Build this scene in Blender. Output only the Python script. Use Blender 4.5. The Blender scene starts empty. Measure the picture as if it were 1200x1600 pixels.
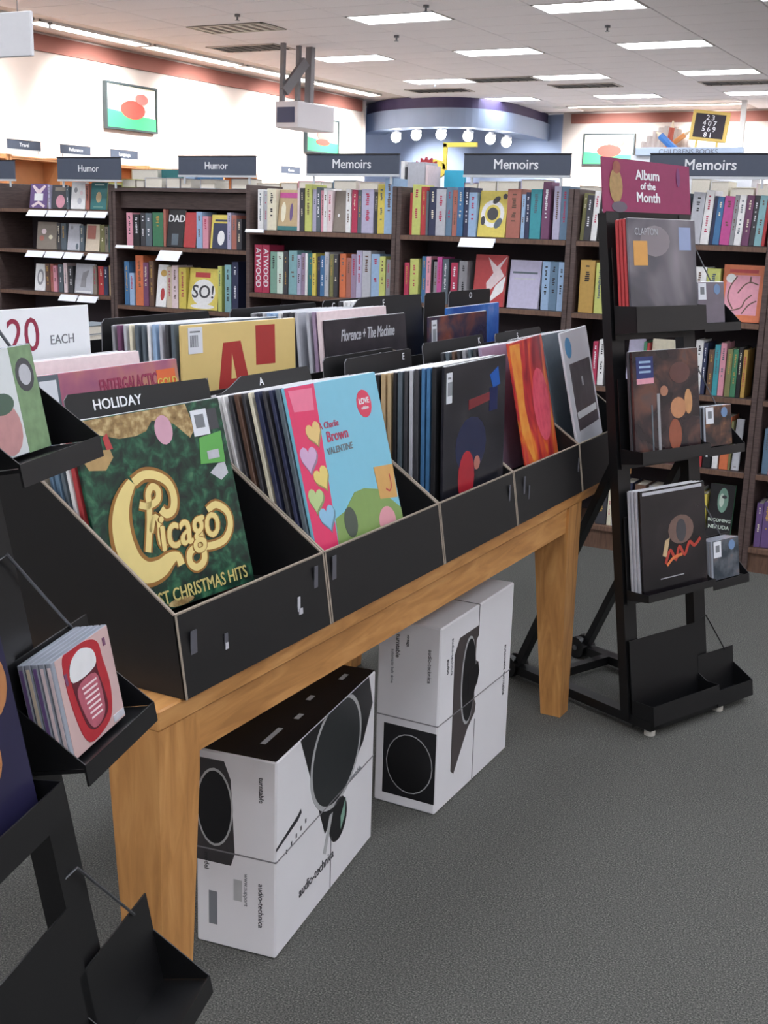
import bpy, bmesh, math, random
from mathutils import Vector, Matrix, Euler
random.seed(7)
COL = bpy.context.scene.collection
R = math.radians
SC = bpy.context.scene

# ------------------------------------------------------------ camera
def make_camera():
    yaw, pitch, roll, F = .49426, .23693, .028682, 1867.4
    f = Vector((-math.sin(yaw)*math.cos(pitch), math.cos(yaw)*math.cos(pitch), -math.sin(pitch)))
    r = Vector((math.cos(yaw), math.sin(yaw), 0)); u = r.cross(f)
    r2 = r*math.cos(roll)+u*math.sin(roll); u2 = -r*math.sin(roll)+u*math.cos(roll)
    cam = bpy.data.cameras.new('camera'); o = bpy.data.objects.new('camera', cam); COL.objects.link(o)
    m = Matrix.Identity(4)
    for i in range(3):
        m[i][0] = r2[i]; m[i][1] = u2[i]; m[i][2] = -f[i]
    m[0][3], m[1][3], m[2][3] = 0, 0, 1.55
    o.matrix_world = m
    cam.sensor_fit = 'VERTICAL'; cam.sensor_height = 24; cam.lens = F*24/1600
    cam.clip_end = 100; cam.clip_start = .05
    SC.camera = o
make_camera()
SC.view_settings.view_transform = 'Standard'; SC.view_settings.look = 'None'
SC.view_settings.gamma = 1; SC.view_settings.use_curve_mapping = False
SC.view_settings.exposure = 0.75
w = bpy.data.worlds.new('world'); SC.world = w; w.use_nodes = True
w.node_tree.nodes['Background'].inputs[0].default_value = (.80, .82, .9, 1)
w.node_tree.nodes['Background'].inputs[1].default_value = .35
PANEL = 11.0      # strength of the ceiling troffers
STRIP = 7.0
def spot(loc, tgt, power, size=70, blend=.9, color=(1, .98, .96), r=.06):
    l = bpy.data.lights.new('spot_lamp', 'SPOT'); l.energy = power; l.spot_size = R(size); l.spot_blend = blend
    l.color = color; l.shadow_soft_size = r
    o = bpy.data.objects.new('spot_lamp', l); COL.objects.link(o); o.location = loc
    o.rotation_euler = (Vector(tgt)-Vector(loc)).to_track_quat('-Z', 'Y').to_euler()
for y_, p_ in ((11.5, 260), (14.2, 420), (16.6, 420), (19, 420), (21.3, 420)):
    spot((-11.3, y_, 3.9), (-12.94, y_+.2, 2.75), p_, 85)
for x_, p_ in ((-8.6, 420), (-6.4, 420), (-4.3, 420)):
    spot((x_, 24.3, 3.9), (x_, 26.2, 2.7), p_, 85)

def area(loc, sx, sy, power, up=False, color=(1, .97, .97)):
    l = bpy.data.lights.new('ceiling_fill_lamp', 'AREA'); l.shape = 'RECTANGLE'; l.size = sx; l.size_y = sy; l.energy = power; l.color = color
    o = bpy.data.objects.new('ceiling_fill_lamp', l); COL.objects.link(o); o.location = loc; o.rotation_euler = (math.pi if up else 0, 0, 0)
CEIL_FILL = 42
area((-7.5, 17, 2.5), 7, 14, CEIL_FILL, True)  # added upward fill that brightens the ceiling, no fixture stands here

# ------------------------------------------------------------ materials
def lin(c):
    return tuple(((v/255)/12.92 if v/255 <= .04045 else (((v/255)+.055)/1.055)**2.4) for v in c)
_m = {}
def mat(name, c, rough=.55, noise=.08, scale=40, emit=0, metal=0, alpha=1, bump=0, trans=0):
    if name in _m: return _m[name]
    m = bpy.data.materials.new(name); m.use_nodes = True; nt = m.node_tree
    b = nt.nodes['Principled BSDF']; L = lin(c)
    b.inputs['Roughness'].default_value = rough; b.inputs['Metallic'].default_value = metal
    b.inputs['Base Color'].default_value = (*L, 1)
    if noise:
        n = nt.nodes.new('ShaderNodeTexNoise'); n.inputs['Scale'].default_value = scale; n.inputs['Detail'].default_value = 2
        tc = nt.nodes.new('ShaderNodeTexCoord'); nt.links.new(tc.outputs['Object'], n.inputs['Vector'])
        mx = nt.nodes.new('ShaderNodeMix'); mx.data_type = 'RGBA'
        mx.inputs[6].default_value = (*[v*(1-noise) for v in L], 1); mx.inputs[7].default_value = (*[min(1, v*(1+noise)) for v in L], 1)
        nt.links.new(n.outputs[0], mx.inputs[0]); nt.links.new(mx.outputs[2], b.inputs['Base Color'])
        if bump:
            bp = nt.nodes.new('ShaderNodeBump'); bp.inputs['Strength'].default_value = bump; bp.inputs['Distance'].default_value = .004
            nt.links.new(n.outputs[0], bp.inputs['Height']); nt.links.new(bp.outputs[0], b.inputs['Normal'])
    if emit:
        b.inputs['Emission Color'].default_value = (*L, 1); b.inputs['Emission Strength'].default_value = emit
    if trans:
        b.inputs['Transmission Weight'].default_value = trans; b.inputs['IOR'].default_value = 1.3
    if alpha < 1: b.inputs['Alpha'].default_value = alpha
    _m[name] = m
    return m
def ramp_mat(name, stops, scale=8, detail=4, rough=.5, dist=0., stretch=(1, 1, 1), bump=0):
    if name in _m: return _m[name]
    m = bpy.data.materials.new(name); m.use_nodes = True; nt = m.node_tree; b = nt.nodes['Principled BSDF']
    tc = nt.nodes.new('ShaderNodeTexCoord'); mp = nt.nodes.new('ShaderNodeMapping'); mp.inputs['Scale'].default_value = stretch
    n = nt.nodes.new('ShaderNodeTexNoise'); n.inputs['Scale'].default_value = scale; n.inputs['Detail'].default_value = detail
    n.inputs['Distortion'].default_value = dist
    r = nt.nodes.new('ShaderNodeValToRGB'); e = r.color_ramp.elements
    while len(e) < len(stops): e.new(.5)
    for k, (p, c) in enumerate(stops): e[k].position = p; e[k].color = (*lin(c), 1)
    nt.links.new(tc.outputs['Object'], mp.inputs[0]); nt.links.new(mp.outputs[0], n.inputs['Vector'])
    nt.links.new(n.outputs[0], r.inputs[0]); nt.links.new(r.outputs[0], b.inputs['Base Color'])
    b.inputs['Roughness'].default_value = rough
    if bump:
        bp = nt.nodes.new('ShaderNodeBump'); bp.inputs['Strength'].default_value = bump; bp.inputs['Distance'].default_value = .004
        nt.links.new(n.outputs[0], bp.inputs['Height']); nt.links.new(bp.outputs[0], b.inputs['Normal'])
    _m[name] = m
    return m
PAL = dict(white=(232,232,238), cream=(228,220,190), grey=(140,140,146), silver=(178,180,190), charcoal=(52,52,58), black=(22,22,26),
  lime=(196,204,96), yellow=(222,200,70), olive=(120,118,66), tan=(190,160,112), beige=(210,192,164), brown=(98,66,50), taupe=(128,116,104),
  orange=(222,104,54), red=(190,40,44), crimson=(190,34,74), magenta=(196,60,140), pink=(222,140,160), blush=(228,204,208), lilac=(176,172,204),
  mauve=(150,126,158), plum=(110,56,96), purple=(96,66,128), navy=(34,42,78), blue=(44,104,160), steel=(86,120,152), sky=(140,176,216),
  aqua=(120,176,184), turquoise=(40,150,164), teal=(30,110,112), sage=(112,160,140), green=(50,120,80), mint=(206,226,210), slate=(78,92,104),
  terracotta=(176,96,80), gold=(196,150,60))
for k_, c_ in PAL.items():
    g_ = sum(c_)/3; PAL[k_] = tuple(int(min(236, (g_+(v-g_)*.84)*.96+17)) for v in c_)
def pal(n, rough=.45): return mat('print_'+n, PAL[n], rough, .14, 60)
BLACK = mat('black_card', (12,12,14), .5, .25, 30)
RAWEDGE = mat('raw_card_edge', (150,138,125), .8, .2, 90)
METAL = mat('black_powder_coat', (16,16,18), .38, .15, 50)
CHROME = mat('dull_steel', (120,122,126), .35, .1, 30, metal=.8)
PAPER = mat('page_block', (226,220,206), .8, .08, 200)
WHITE = mat('white_print', (236,238,242), .5, .02, 20)
STICK = mat('white_sticker', (222,226,234), .5, .03, 40)
INK = mat('dark_ink', (40,40,46), .6, .05, 20)
GREYINK = mat('grey_ink', (120,124,130), .6, .05, 20)

# ------------------------------------------------------------ mesh builder
class MB:
    def __init__(s): s.v = []; s.f = []; s.m = []
    def add(s, vs, fs, mi=0):
        o = len(s.v); s.v += [tuple(v) for v in vs]; s.f += [tuple(i+o for i in f) for f in fs]; s.m += [mi]*len(fs); return s
    def box(s, x0, x1, y0, y1, z0, z1, mi=0, top=None, M=None):
        vs = [(x0,y0,z0),(x1,y0,z0),(x1,y1,z0),(x0,y1,z0),(x0,y0,z1),(x1,y0,z1),(x1,y1,z1),(x0,y1,z1)]
        if M is not None: vs = [tuple(M @ Vector(v)) for v in vs]
        fs = [(0,3,2,1),(0,1,5,4),(1,2,6,5),(2,3,7,6),(3,0,4,7)]
        s.add(vs, fs, mi); s.f.append(tuple(i+len(s.v)-8 for i in (4,5,6,7))); s.m.append(mi if top is None else top); return s
    def cbox(s, x0, x1, y0, y1, z0, z1, c, mi=0):      # box with chamfered edges
        import itertools
        n = len(s.v); idx = {}
        for (sx, sy, sz) in itertools.product((0, 1), repeat=3):
            P = [(x0, x1)[sx], (y0, y1)[sy], (z0, z1)[sz]]; D = [1 if not k else -1 for k in (sx, sy, sz)]
            for a in range(3):
                q = [P[i]+(D[i]*c if i != a else 0) for i in range(3)]
                idx[(sx, sy, sz, a)] = len(s.v); s.v.append(tuple(q))
        def face(keys):
            c0 = Vector(((x0+x1)/2, (y0+y1)/2, (z0+z1)/2)); pts = [Vector(s.v[idx[k]]) for k in keys]
            nn = (pts[1]-pts[0]).cross(pts[2]-pts[1]); cc = sum(pts, Vector())/len(pts)
            ks = keys if nn.dot(cc-c0) > 0 else keys[::-1]
            s.f.append(tuple(idx[k] for k in ks)); s.m.append(mi)
        for a in range(3):
            b, d = [i for i in range(3) if i != a]
            for v in (0, 1):
                ks = []
                for (p, q) in ((0,0),(1,0),(1,1),(0,1)):
                    k = [0,0,0]; k[a] = v; k[b] = p; k[d] = q; ks.append((*k, a))
                face(ks)
            for p in (0, 1):
                for q in (0, 1):
                    k0 = [0,0,0]; k1 = [0,0,0]; k0[b] = k1[b] = p; k0[d] = k1[d] = q; k1[a] = 1
                    face([(*k0, b), (*k1, b), (*k1, d), (*k0, d)])
        for k in itertools.product((0, 1), repeat=3): face([(*k, 0), (*k, 1), (*k, 2)])
        return s
    def prism(s, pts, y0, y1, mi=0, side=None):         # outline in x,z extruded along y (y0 is the front)
        n = len(pts); side = mi if side is None else side
        ar = sum(pts[i][0]*pts[(i+1)%n][1]-pts[(i+1)%n][0]*pts[i][1] for i in range(n))
        if ar < 0: pts = pts[::-1]
        s.add([(p[0], y0, p[1]) for p in pts]+[(p[0], y1, p[1]) for p in pts], [tuple(range(n)), tuple(range(2*n-1, n-1, -1))], mi)
        o = len(s.v)-2*n
        for i in range(n):
            j = (i+1) % n; s.f.append((o+i, o+n+i, o+n+j, o+j)); s.m.append(side)
        return s
    def tube(s, pts, r, n=8, mi=0, cap=True):
        pts = [Vector(p) for p in pts]; o = len(s.v)
        for i, p in enumerate(pts):
            d = (pts[min(i+1, len(pts)-1)]-pts[max(i-1, 0)]).normalized()
            a = Vector((0, 0, 1)) if abs(d.z) < .9 else Vector((1, 0, 0))
            x = d.cross(a).normalized(); y = d.cross(x)
            for k in range(n):
                t = 2*math.pi*k/n; s.v.append(tuple(p+x*r*math.cos(t)+y*r*math.sin(t)))
        for i in range(len(pts)-1):
            for k in range(n):
                s.f.append((o+i*n+k, o+i*n+(k+1)%n, o+(i+1)*n+(k+1)%n, o+(i+1)*n+k)); s.m.append(mi)
        if cap:
            s.f.append(tuple(o+k for k in range(n))[::-1]); s.f.append(tuple(o+(len(pts)-1)*n+k for k in range(n))); s.m += [mi, mi]
        return s
    def beam(s, p, q, a, b, mi=0, up=(0, 0, 1)):        # rectangular bar from p to q, section a x b
        p, q = Vector(p), Vector(q); d = (q-p).normalized(); x = d.cross(Vector(up))
        if x.length < 1e-3: x = d.cross(Vector((0, 1, 0)))
        x.normalize(); y = d.cross(x)
        vs = [P+x*i*a/2+y*j*b/2 for P in (p, q) for (i, j) in ((-1,-1),(1,-1),(1,1),(-1,1))]
        return s.add(vs, [(0,1,2,3),(7,6,5,4),(0,4,5,1),(1,5,6,2),(2,6,7,3),(3,7,4,0)], mi)
    def build(s, name, mats, parent=None, loc=None, smooth=False):
        me = bpy.data.meshes.new(name); me.from_pydata(s.v, [], s.f)
        if not isinstance(mats, (list, tuple)): mats = [mats]
        for m in mats: me.materials.append(m)
        for p, i in zip(me.polygons, s.m): p.material_index = i; p.use_smooth = smooth
        me.update()
        o = bpy.data.objects.new(name, me); COL.objects.link(o)
        if parent is not None: o.parent = parent
        if loc is not None: o.location = loc
        return o
def tag(o, label=None, cat=None, group=None, kind=None):
    if label: o['label'] = label
    if cat: o['category'] = cat
    if group: o['group'] = group
    if kind: o['kind'] = kind
    return o
def empty(name, label, cat, loc=(0,0,0), yaw=0, tilt=0, roll=0, group=None):
    o = bpy.data.objects.new(name, None); COL.objects.link(o); o.location = loc; o.empty_display_size = .05
    o.rotation_euler = (-tilt, roll, yaw); tag(o, label, cat, group); return o
def copy_tree(o, parent=None):
    c = o.copy(); COL.objects.link(c)
    if parent is not None: c.parent = parent
    for ch in [x for x in o.children]: copy_tree(ch, c)
    return c
ORD = ['first','second','third','fourth','fifth','sixth','seventh','eighth','ninth','tenth','eleventh','twelfth','thirteenth','fourteenth',
       'fifteenth','sixteenth','seventeenth','eighteenth','nineteenth','twentieth','twenty-first','twenty-second','twenty-third','twenty-fourth','twenty-fifth','twenty-sixth','twenty-seventh','twenty-eighth']
_fc = {}
def lettering(txt, size, m, parent, loc, rot=(R(90), 0, 0), align='CENTER', name='lettering', sx=1., bold=0., depth=.0004, shear=0):
    key = (txt, size, align, sx, bold, m.name, depth, shear)
    if key not in _fc:
        c = bpy.data.curves.new('lettering', 'FONT'); c.body = txt; c.size = size; c.align_x = align; c.align_y = 'CENTER'
        c.extrude = depth; c.resolution_u = 3; c.shear = shear
        t = bpy.data.objects.new('lettering', c); COL.objects.link(t)
        dg = bpy.context.evaluated_depsgraph_get(); me = bpy.data.meshes.new_from_object(t.evaluated_get(dg))
        bpy.data.objects.remove(t); bpy.data.curves.remove(c)
        me.materials.clear(); me.materials.append(m)
        if sx != 1:
            for v in me.vertices: v.co.x *= sx
        if bold > 0:
            V = [v.co.copy() for v in me.vertices]; Fs = [tuple(p.vertices) for p in me.polygons]; n_ = len(V); vs = []; fs = []
            for q, (dx, dz) in enumerate(((-bold, 0), (bold, 0), (0, bold*.7), (0, -bold*.7))):
                vs += [(v.x+dx, v.y+dz, v.z-.00004*q) for v in V]; fs += [tuple(i+n_*q for i in f) for f in Fs]
            me = bpy.data.meshes.new('lettering'); me.from_pydata(vs, [], fs); me.materials.append(m)
        _fc[key] = me
    o = bpy.data.objects.new(name, _fc[key]); COL.objects.link(o); o.parent = parent; o.location = loc; o.rotation_euler = rot
    return o
# flat print shapes on a front face: face coordinates u (0..1 left to right), v (0..1 bottom to top)
def shape(parent, pts, W, H, m, lvl=1, name='printed_shape'):
    return MB().prism([((u-.5)*W, v*H) for u, v in pts], -.0003*lvl-.0002, -.0001, 0).build(name, m, parent)
def ell(u, v, a, b, n=16, t=0):
    return [(u+a*math.cos(k*2*math.pi/n)*math.cos(t)-b*math.sin(k*2*math.pi/n)*math.sin(t), v+a*math.cos(k*2*math.pi/n)*math.sin(t)+b*math.sin(k*2*math.pi/n)*math.cos(t)) for k in range(n)]
def rect(u0, u1, v0, v1): return [(u0,v0),(u1,v0),(u1,v1),(u0,v1)]
def stroke(parent, pts, W, H, wd, m, lvl=1, name='printed_line', sub=4, taper=None):
    # smooth ribbon through pts
    P = [Vector((u*W-W/2, v*H)) for u, v in pts]; Q = []
    for i in range(len(P)-1):
        a, b, c, d = P[max(i-1, 0)], P[i], P[i+1], P[min(i+2, len(P)-1)]
        for k in range(sub):
            t = k/sub; Q.append(.5*((2*b)+(-a+c)*t+(2*a-5*b+4*c-d)*t*t+(-a+3*b-3*c+d)*t**3))
    Q.append(P[-1]); mb = MB(); y = -.0003*lvl-.0002; vs = []; n = len(Q)
    for i, q in enumerate(Q):
        d = (Q[min(i+1, n-1)]-Q[max(i-1, 0)]).normalized(); nn = Vector((-d.y, d.x)); ww = wd*(taper(i/(n-1)) if taper else 1)/2
        vs += [(q.x+nn.x*ww, y, q.y+nn.y*ww), (q.x-nn.x*ww, y, q.y-nn.y*ww)]
    vs2 = [(v[0], -.0001, v[2]) for v in vs]
    mb.add(vs+vs2, [(2*i+1, 2*i+3, 2*i+2, 2*i) for i in range(n-1)])
    return mb.build(name, m, parent)

# ------------------------------------------------------------ room
XW, YW, ZC, XE, YS = -12.94, 26.2, 4.0, 6.0, -5.0
WALL = mat('cream_wall_paint', (216,206,200), .8, .03, 3)
CEIL = mat('ceiling_tile_face', (244,238,240), .9, .06, 60)
GRID = mat('ceiling_grid_metal', (206,194,188), .7, .04, 10)
RUST = mat('rust_wall_band', (150,96,86), .7, .06, 6)
carpet = ramp_mat('carpet_pile', [(.30, (48,49,47)), (.45, (72,73,70)), (.56, (92,92,88)), (.70, (124,123,118))], 260, 3, .95, 0, (1,1,1), .5)
def struct(mb, name, m, parent=None, smooth=False):
    o = mb.build(name, m, parent, smooth=smooth); o['kind'] = 'structure'; return o
struct(MB().box(XW-.1, XE+.1, YS-.1, YW+.1, -.1, 0), 'floor', carpet)
struct(MB().box(XW-.1, XW, YS, 22.6, 0, ZC+.1), 'wall_left', WALL)
struct(MB().box(-9.9, XE, YW, YW+.1, 0, ZC+.1), 'wall_far', WALL)
struct(MB().box(XE, XE+.1, YS, YW, 0, ZC+.1), 'wall_right', WALL)
struct(MB().box(XW, XE, YS-.1, YS, 0, ZC+.1), 'wall_near', WALL)
ceil = struct(MB().box(XW-1.5, XE+.1, YS-.1, YW+.8, ZC+.03, ZC+.12), 'ceiling', GRID)
struct(MB().box(XW, XW+.04, YS, 22.5, 3.78, ZC), 'trim_1', RUST)
struct(MB().box(-9.7, XE, YW-.04, YW, 3.80, ZC), 'trim_2', RUST)
struct(MB().box(XW, XW+.015, YS, 22.5, 0, .1), 'baseboard_left', mat('dark_base', (60,50,46), .6))
struct(MB().box(-9.8, XE, YW-.015, YW, 0, .1), 'baseboard_far', mat('dark_base', (60,50,46), .6))
# ceiling fixtures: 4 x 2 ft troffers on an 8 x 10 ft rhythm
XS = [-12.28+2.44*k for k in range(1, 8)]
YSs = [13.8+3.05*k for k in range(-6, 4)]
LX = [-9.86, -7.42, -4.98, -2.54, -.1, 2.34, 4.78]
lit = {(x, y) for x in LX for y in YSs}
PANELM = mat('lit_diffuser', (243,247,255), .5, 0, emit=PANEL)
STRIPM = mat('lit_strip_diffuser', (255,250,246), .5, 0, emit=STRIP)
FRAME = mat('white_fixture_frame', (228,224,220), .5, .02)
def troffer(x, y, w_=1.2, d_=.59, m=None, label='white rectangular ceiling light in the grid'):
    t = empty('ceiling_light', label, 'ceiling light', (x, y, ZC)); t['group'] = 'ceiling lights in rows'
    a, b = w_/2, d_/2
    MB().box(-a, a, -b, -b+.02, -.006, .028).box(-a, a, b-.02, b, -.006, .028).box(-a, -a+.02, -b, b, -.006, .028).box(a-.02, a, -b, b, -.006, .028).build('frame', FRAME, t)
    MB().box(-a+.02, a-.02, -b+.02, b-.02, .004, .01).build('diffuser', m or PANELM, t)
    return t
p0 = None
colname = {-9.86: 'farthest left column', -7.42: 'second column from the left', -4.98: 'third column from the left', -2.54: 'fourth column from the left'}
for x in LX:
    for i, y in enumerate(YSs):
        if abs(x+9.86) < .01 and abs(y-13.8) < .01: continue
        t = troffer(x, y)
        if x in colname and y > 8 and x < -4: t['label'] = 'lit ceiling light, %s, %s row from the far wall' % (colname[x], ORD[len(YSs)-1-i])
        else: t['label'] = 'ceiling light outside the frame, %s column from left wall, %s row from far wall' % (ORD[LX.index(x)], ORD[len(YSs)-1-i])
tl = troffer(-7.6, 24.75, 3.9, .25, STRIPM, 'long thin strip light nearest the far wall')
for k in range(8):
    t = troffer(-12.2, 3.6+2.35*k+.6, .3, 2.25, STRIPM, 'long strip light beside the left wall, %s from the far corner' % ORD[7-k]); t['group'] = 'strip lights along the left wall'
# ceiling tiles (each a piece of the ceiling)
tm = MB(); tm.cbox(-.603, .603, -.297, .297, .0, .032, .006)
tile = tm.build('ceiling_tile', CEIL, ceil, (0, 0, 0)); first = True; nt_ = 0
GX0, GY0 = -9.86, 13.8
rest = MB()
for i in range(-3, 14):
    for j in range(-32, 22):
        x = GX0+1.22*i; y = GY0+.61*j
        if x < XW+.9 or x > XE-.5 or y < YS+.3 or y > YW-.5: continue
        if any(abs(x-a) < .3 and abs(y-b) < .3 for a, b in lit): continue
        if y > 24.3 and -9.7 < x < -5.5: continue
        vis = (y > 9.5 and x < -2.0-(0) and x > -12.0)
        if vis and nt_ < 290:
            nt_ += 1
            if first: o = tile; first = False
            else: o = tile.copy(); COL.objects.link(o)
            o.location = (x, y, ZC)
        else: rest.box(x-.603, x+.603, y-.297, y+.297, ZC, ZC+.032)
o = rest.build('ceiling_tile_field', CEIL, ceil); o['kind'] = 'stuff'
# vents and returns
SLAT = mat('vent_slat', (205,200,190), .6, .05); DARKV = mat('vent_dark', (52,48,46), .8, .1)
def vent(x, y, label, dark):
    t = empty('ceiling_vent', label, 'vent', (x, y, ZC)); MB().box(-.6, .6, -.29, .29, -.004, .0).build('backing', DARKV if dark else mat('vent_mid', (120,112,104), .8), t)
    MB().box(-.6, .6, -.29, -.26, -.012, -.004).box(-.6, .6, .26, .29, -.012, -.004).box(-.6, -.57, -.29, .29, -.012, -.004).box(.57, .6, -.29, .29, -.012, -.004).build('frame', GRID if dark else SLAT, t)
    for k in range(7):
        xx = -.5+k*1./6
        MB().box(xx-(.035 if not dark else .012), xx+(.035 if not dark else .012), -.26, .26, -.010, -.004).build('slat', SLAT if not dark else DARKV, t)
vent(-9.86, 13.8, 'white slatted ceiling vent left of the first row of lights', False)
vent(-10.75, 15.4, 'dark ceiling return grille above the hanging box', True)
vent(-10.5, 21.2, 'small dark ceiling grille in front of the curved soffit', True)
vent(-8.64, 19.9, 'dark ceiling grille between two lights left of centre', True)
vent(-7.6, 21.1, 'dark ceiling grille in the middle far part of the ceiling', True)
vent(-5.0, 21.3, 'dark ceiling grille near the right edge of the photo', True)
for k, (x, y) in enumerate([(-9.2, 12.9), (-6.7, 13.1), (-8.1, 15.0), (-4.2, 12.2), (-10.0, 20.0), (-5.2, 15.1), (-12.0, 12.6)]):
    mb = MB().tube([(0,0,0),(0,0,-.03)], .035, 10).tube([(0,0,-.03),(0,0,-.07)], .012, 6).tube([(0,0,-.07),(0,0,-.075)], .03, 8)
    tag(mb.build('sprinkler', CHROME, None, (x, y, ZC)), 'small ceiling sprinkler head, %s nearest to the camera' % ORD[k], 'sprinkler', 'ceiling sprinklers')

# curved alcove with soffit, at the far left corner
pl = [(-13.6,23.9),(-13.24,23.4),(-12.53,22.74),(-11.76,22.38),(-10.9,22.3),(-10.35,22.65),(-10.08,23.5),(-10.1,24.5),(-10.2,25.6),(-10.3,26.3)]
def curve(P, sub=5):
    P = [Vector(p) for p in P]; Q = []
    for i in range(len(P)-1):
        a, b, c, d = P[max(i-1,0)], P[i], P[i+1], P[min(i+2,len(P)-1)]
        for k in range(sub):
            t = k/sub; Q.append(.5*((2*b)+(-a+c)*t+(2*a-5*b+4*c-d)*t*t+(-a+3*b-3*c+d)*t**3))
    return Q+[P[-1]]
cv = curve(pl); cen = Vector((-12.0, 25.0))
def band(z0, z1, off, th=.1):
    mb = MB(); vs = []
    for q in cv:
        d = (q-cen).normalized(); a = q+d*off; b = q+d*(off-th)
        vs += [(a.x,a.y,z0),(a.x,a.y,z1),(b.x,b.y,z1),(b.x,b.y,z0)]
    fs = []
    for i in range(len(cv)-1):
        for k in range(4): fs.append((4*i+k, 4*i+4+k, 4*i+4+(k+1)%4, 4*i+(k+1)%4))
    return mb.add(vs, fs)
struct(band(3.80, ZC+.02, 0), 'trim_3', mat('purple_soffit_band', (66,56,92), .6, .1, 4), smooth=False)
struct(band(3.44, 3.80, .06, .5), 'trim_4', mat('blue_soffit', (142,158,186), .6, .04, 3))
wl = MB(); pts = [(-13.4, 22.6), (-13.7, 24.2), (-13.3, 25.6), (-12.3, 26.2), (-11.0, 26.4), (-9.9, 26.2)]
cw = curve(pts, 4); vs = []
for q in cw: vs += [(q.x, q.y, 0), (q.x, q.y, ZC)]
wl.add(vs, [(2*i, 2*i+2, 2*i+3, 2*i+1) for i in range(len(cw)-1)])
struct(wl, 'wall_alcove', mat('blue_alcove_paint', (150,166,196), .7, .04, 2))
struct(MB().box(-13.45, -12.9, 22.55, 22.65, 0, ZC), 'wall_corner', WALL)
BULB = mat('lit_bulb', (255,250,240), .5, 0, emit=14)
for k, (px_, py_, pz_) in enumerate([(-12.35,23.0,3.38),(-11.75,22.75,3.40),(-11.15,22.68,3.40),(-10.65,22.9,3.38),(-10.38,23.4,3.36),(-10.28,24.0,3.34)]):
    t = empty('spotlight', 'lit round spotlight under the curved blue soffit, %s from the left' % ORD[k], 'spotlight', (px_, py_, pz_), group='spotlights under the curved soffit')
    MB().tube([(0,0,.06),(0,0,.02)], .05, 12).tube([(0,0,.02),(0,.0,-.02)], .1, 14).build('housing', mat('white_spot_can', (220,220,224), .4), t)
    me = bpy.data.meshes.new('lamp'); bm_ = bmesh.new(); bmesh.ops.create_uvsphere(bm_, u_segments=14, v_segments=9, radius=.105); bm_.to_mesh(me); bm_.free(); me.materials.append(BULB)
    for p_ in me.polygons: p_.use_smooth = True
    o = bpy.data.objects.new('lamp', me); COL.objects.link(o); o.parent = t; o.location = (0, -.03, -.08)
for x_ in (-12.6, -10.3): spot((x_+.2, 24.2, 3.3), (x_-.3, 26.2, 2.5), 250, 60)

# ------------------------------------------------------------ far wall decor
def plaque(name, label, loc, yaw, W, H, kind):
    t = empty(name, label, 'picture', loc, yaw)
    MB().cbox(-W/2, W/2, 0, .05, 0, H, .008).build('panel', mat('art_pale', (244,240,214), .6, .03), t)
    f = MB()
    for a in ((-W/2-.03, W/2+.03, -.02, .05, -.03, 0), (-W/2-.03, W/2+.03, -.02, .05, H, H+.03), (-W/2-.03, -W/2, -.02, .05, 0, H), (W/2, W/2+.03, -.02, .05, 0, H)): f.box(*a)
    f.build('frame', mat('dark_green_frame', (48,62,66), .5), t)
    G = mat('art_green', (60,176,110), .6, .05); RD = mat('art_red', (196,70,60), .6, .1)
    def big(pts, m, lv):
        MB().prism([((u-.5)*W, v*H) for u, v in pts], -.004*lv-.002, 0).build('painted_shape', m, t)
    big([(0,0),(1,0),(1,.3),(.6,.33),(.3,.38),(0,.42)], G, 1)
    if kind == 0:
        big(ell(.52,.45,.25,.22), RD, 2); big(ell(.70,.72,.13,.13), mat('art_rose', (206,110,104), .6), 3)
    else:
        big(ell(.52,.55,.2,.26), mat('art_rose', (206,110,104), .6), 2); big(ell(.5,.3,.22,.1), RD, 3); big(ell(.55,.75,.12,.12), mat('art_skin', (222,170,150), .6), 4)
    return t
plaque('wall_picture', 'framed cartoon picture with a red shape on green, high on the left wall', (XW+.06, 15.25, 2.87), R(90), 1.15, .63, 0)
plaque('wall_picture', 'framed picture with a pink figure shape beside the hanging box', (XW+.06, 20.92, 2.88), R(90), 1.15, .6, 1)
plaque('wall_picture', 'framed cartoon picture with a red shape on the far wall', (-8.8, YW-.06, 2.95), 0, 1.1, .6, 0)
# signs of the wall cases on the left wall + tan bookcases
TANW = mat('tan_case_wood', (196,142,96), .55, .12, 8)
for k, (y0, y1) in enumerate([(9.4, 12.3), (12.36, 15.2), (15.26, 18.2)]):
    t = empty('wall_bookcase', 'tan wooden wall bookcase along the left wall, %s from the left' % ORD[k], 'bookcase', (XW+.04, (y0+y1)/2, 0), R(90), group='tan wall bookcases')
    W = y1-y0
    MB().box(-W/2, W/2, -.02, .0, 0, 2.32).build('back_panel', TANW, t)
    for n in range(4): MB().box(-W/2+n*W/3-.02, -W/2+n*W/3+.02, -.34, -.02, 0, 2.32).build('side_panel', TANW, t)
    for n in range(7): MB().box(-W/2, W/2, -.33, -.02, .1+.36*n, .13+.36*n).build('shelf', TANW, t)
SIGN = mat('slate_sign_board', (74,82,98), .5, .06, 30); SIGND = mat('sign_edge', (40,40,46), .5)
def sign(name, label, txt, loc, W, H, yaw=0, tsize=.075, group=None, post=True):
    t = empty(name, label, 'sign', loc, yaw, group=group)
    MB().cbox(-W/2, W/2, 0, .012, 0, H, .003).build('board', SIGN, t)
    MB().box(-W/2, W/2, -.002, .014, H, H+.006).build('top_rail', SIGND, t)
    if post: MB().box(-W/2, W/2, -.002, .014, -.012, 0).box(-W/2+.04, -W/2+.05, .001, .011, -.05, -.0).box(W/2-.05, W/2-.04, .001, .011, -.05, 0).build('holder', mat('clear_holder', (200,205,210), .3), t)
    lettering(txt, tsize, WHITE, t, (0, -.0008, H*.5), bold=tsize*.012)
    return t
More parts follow.
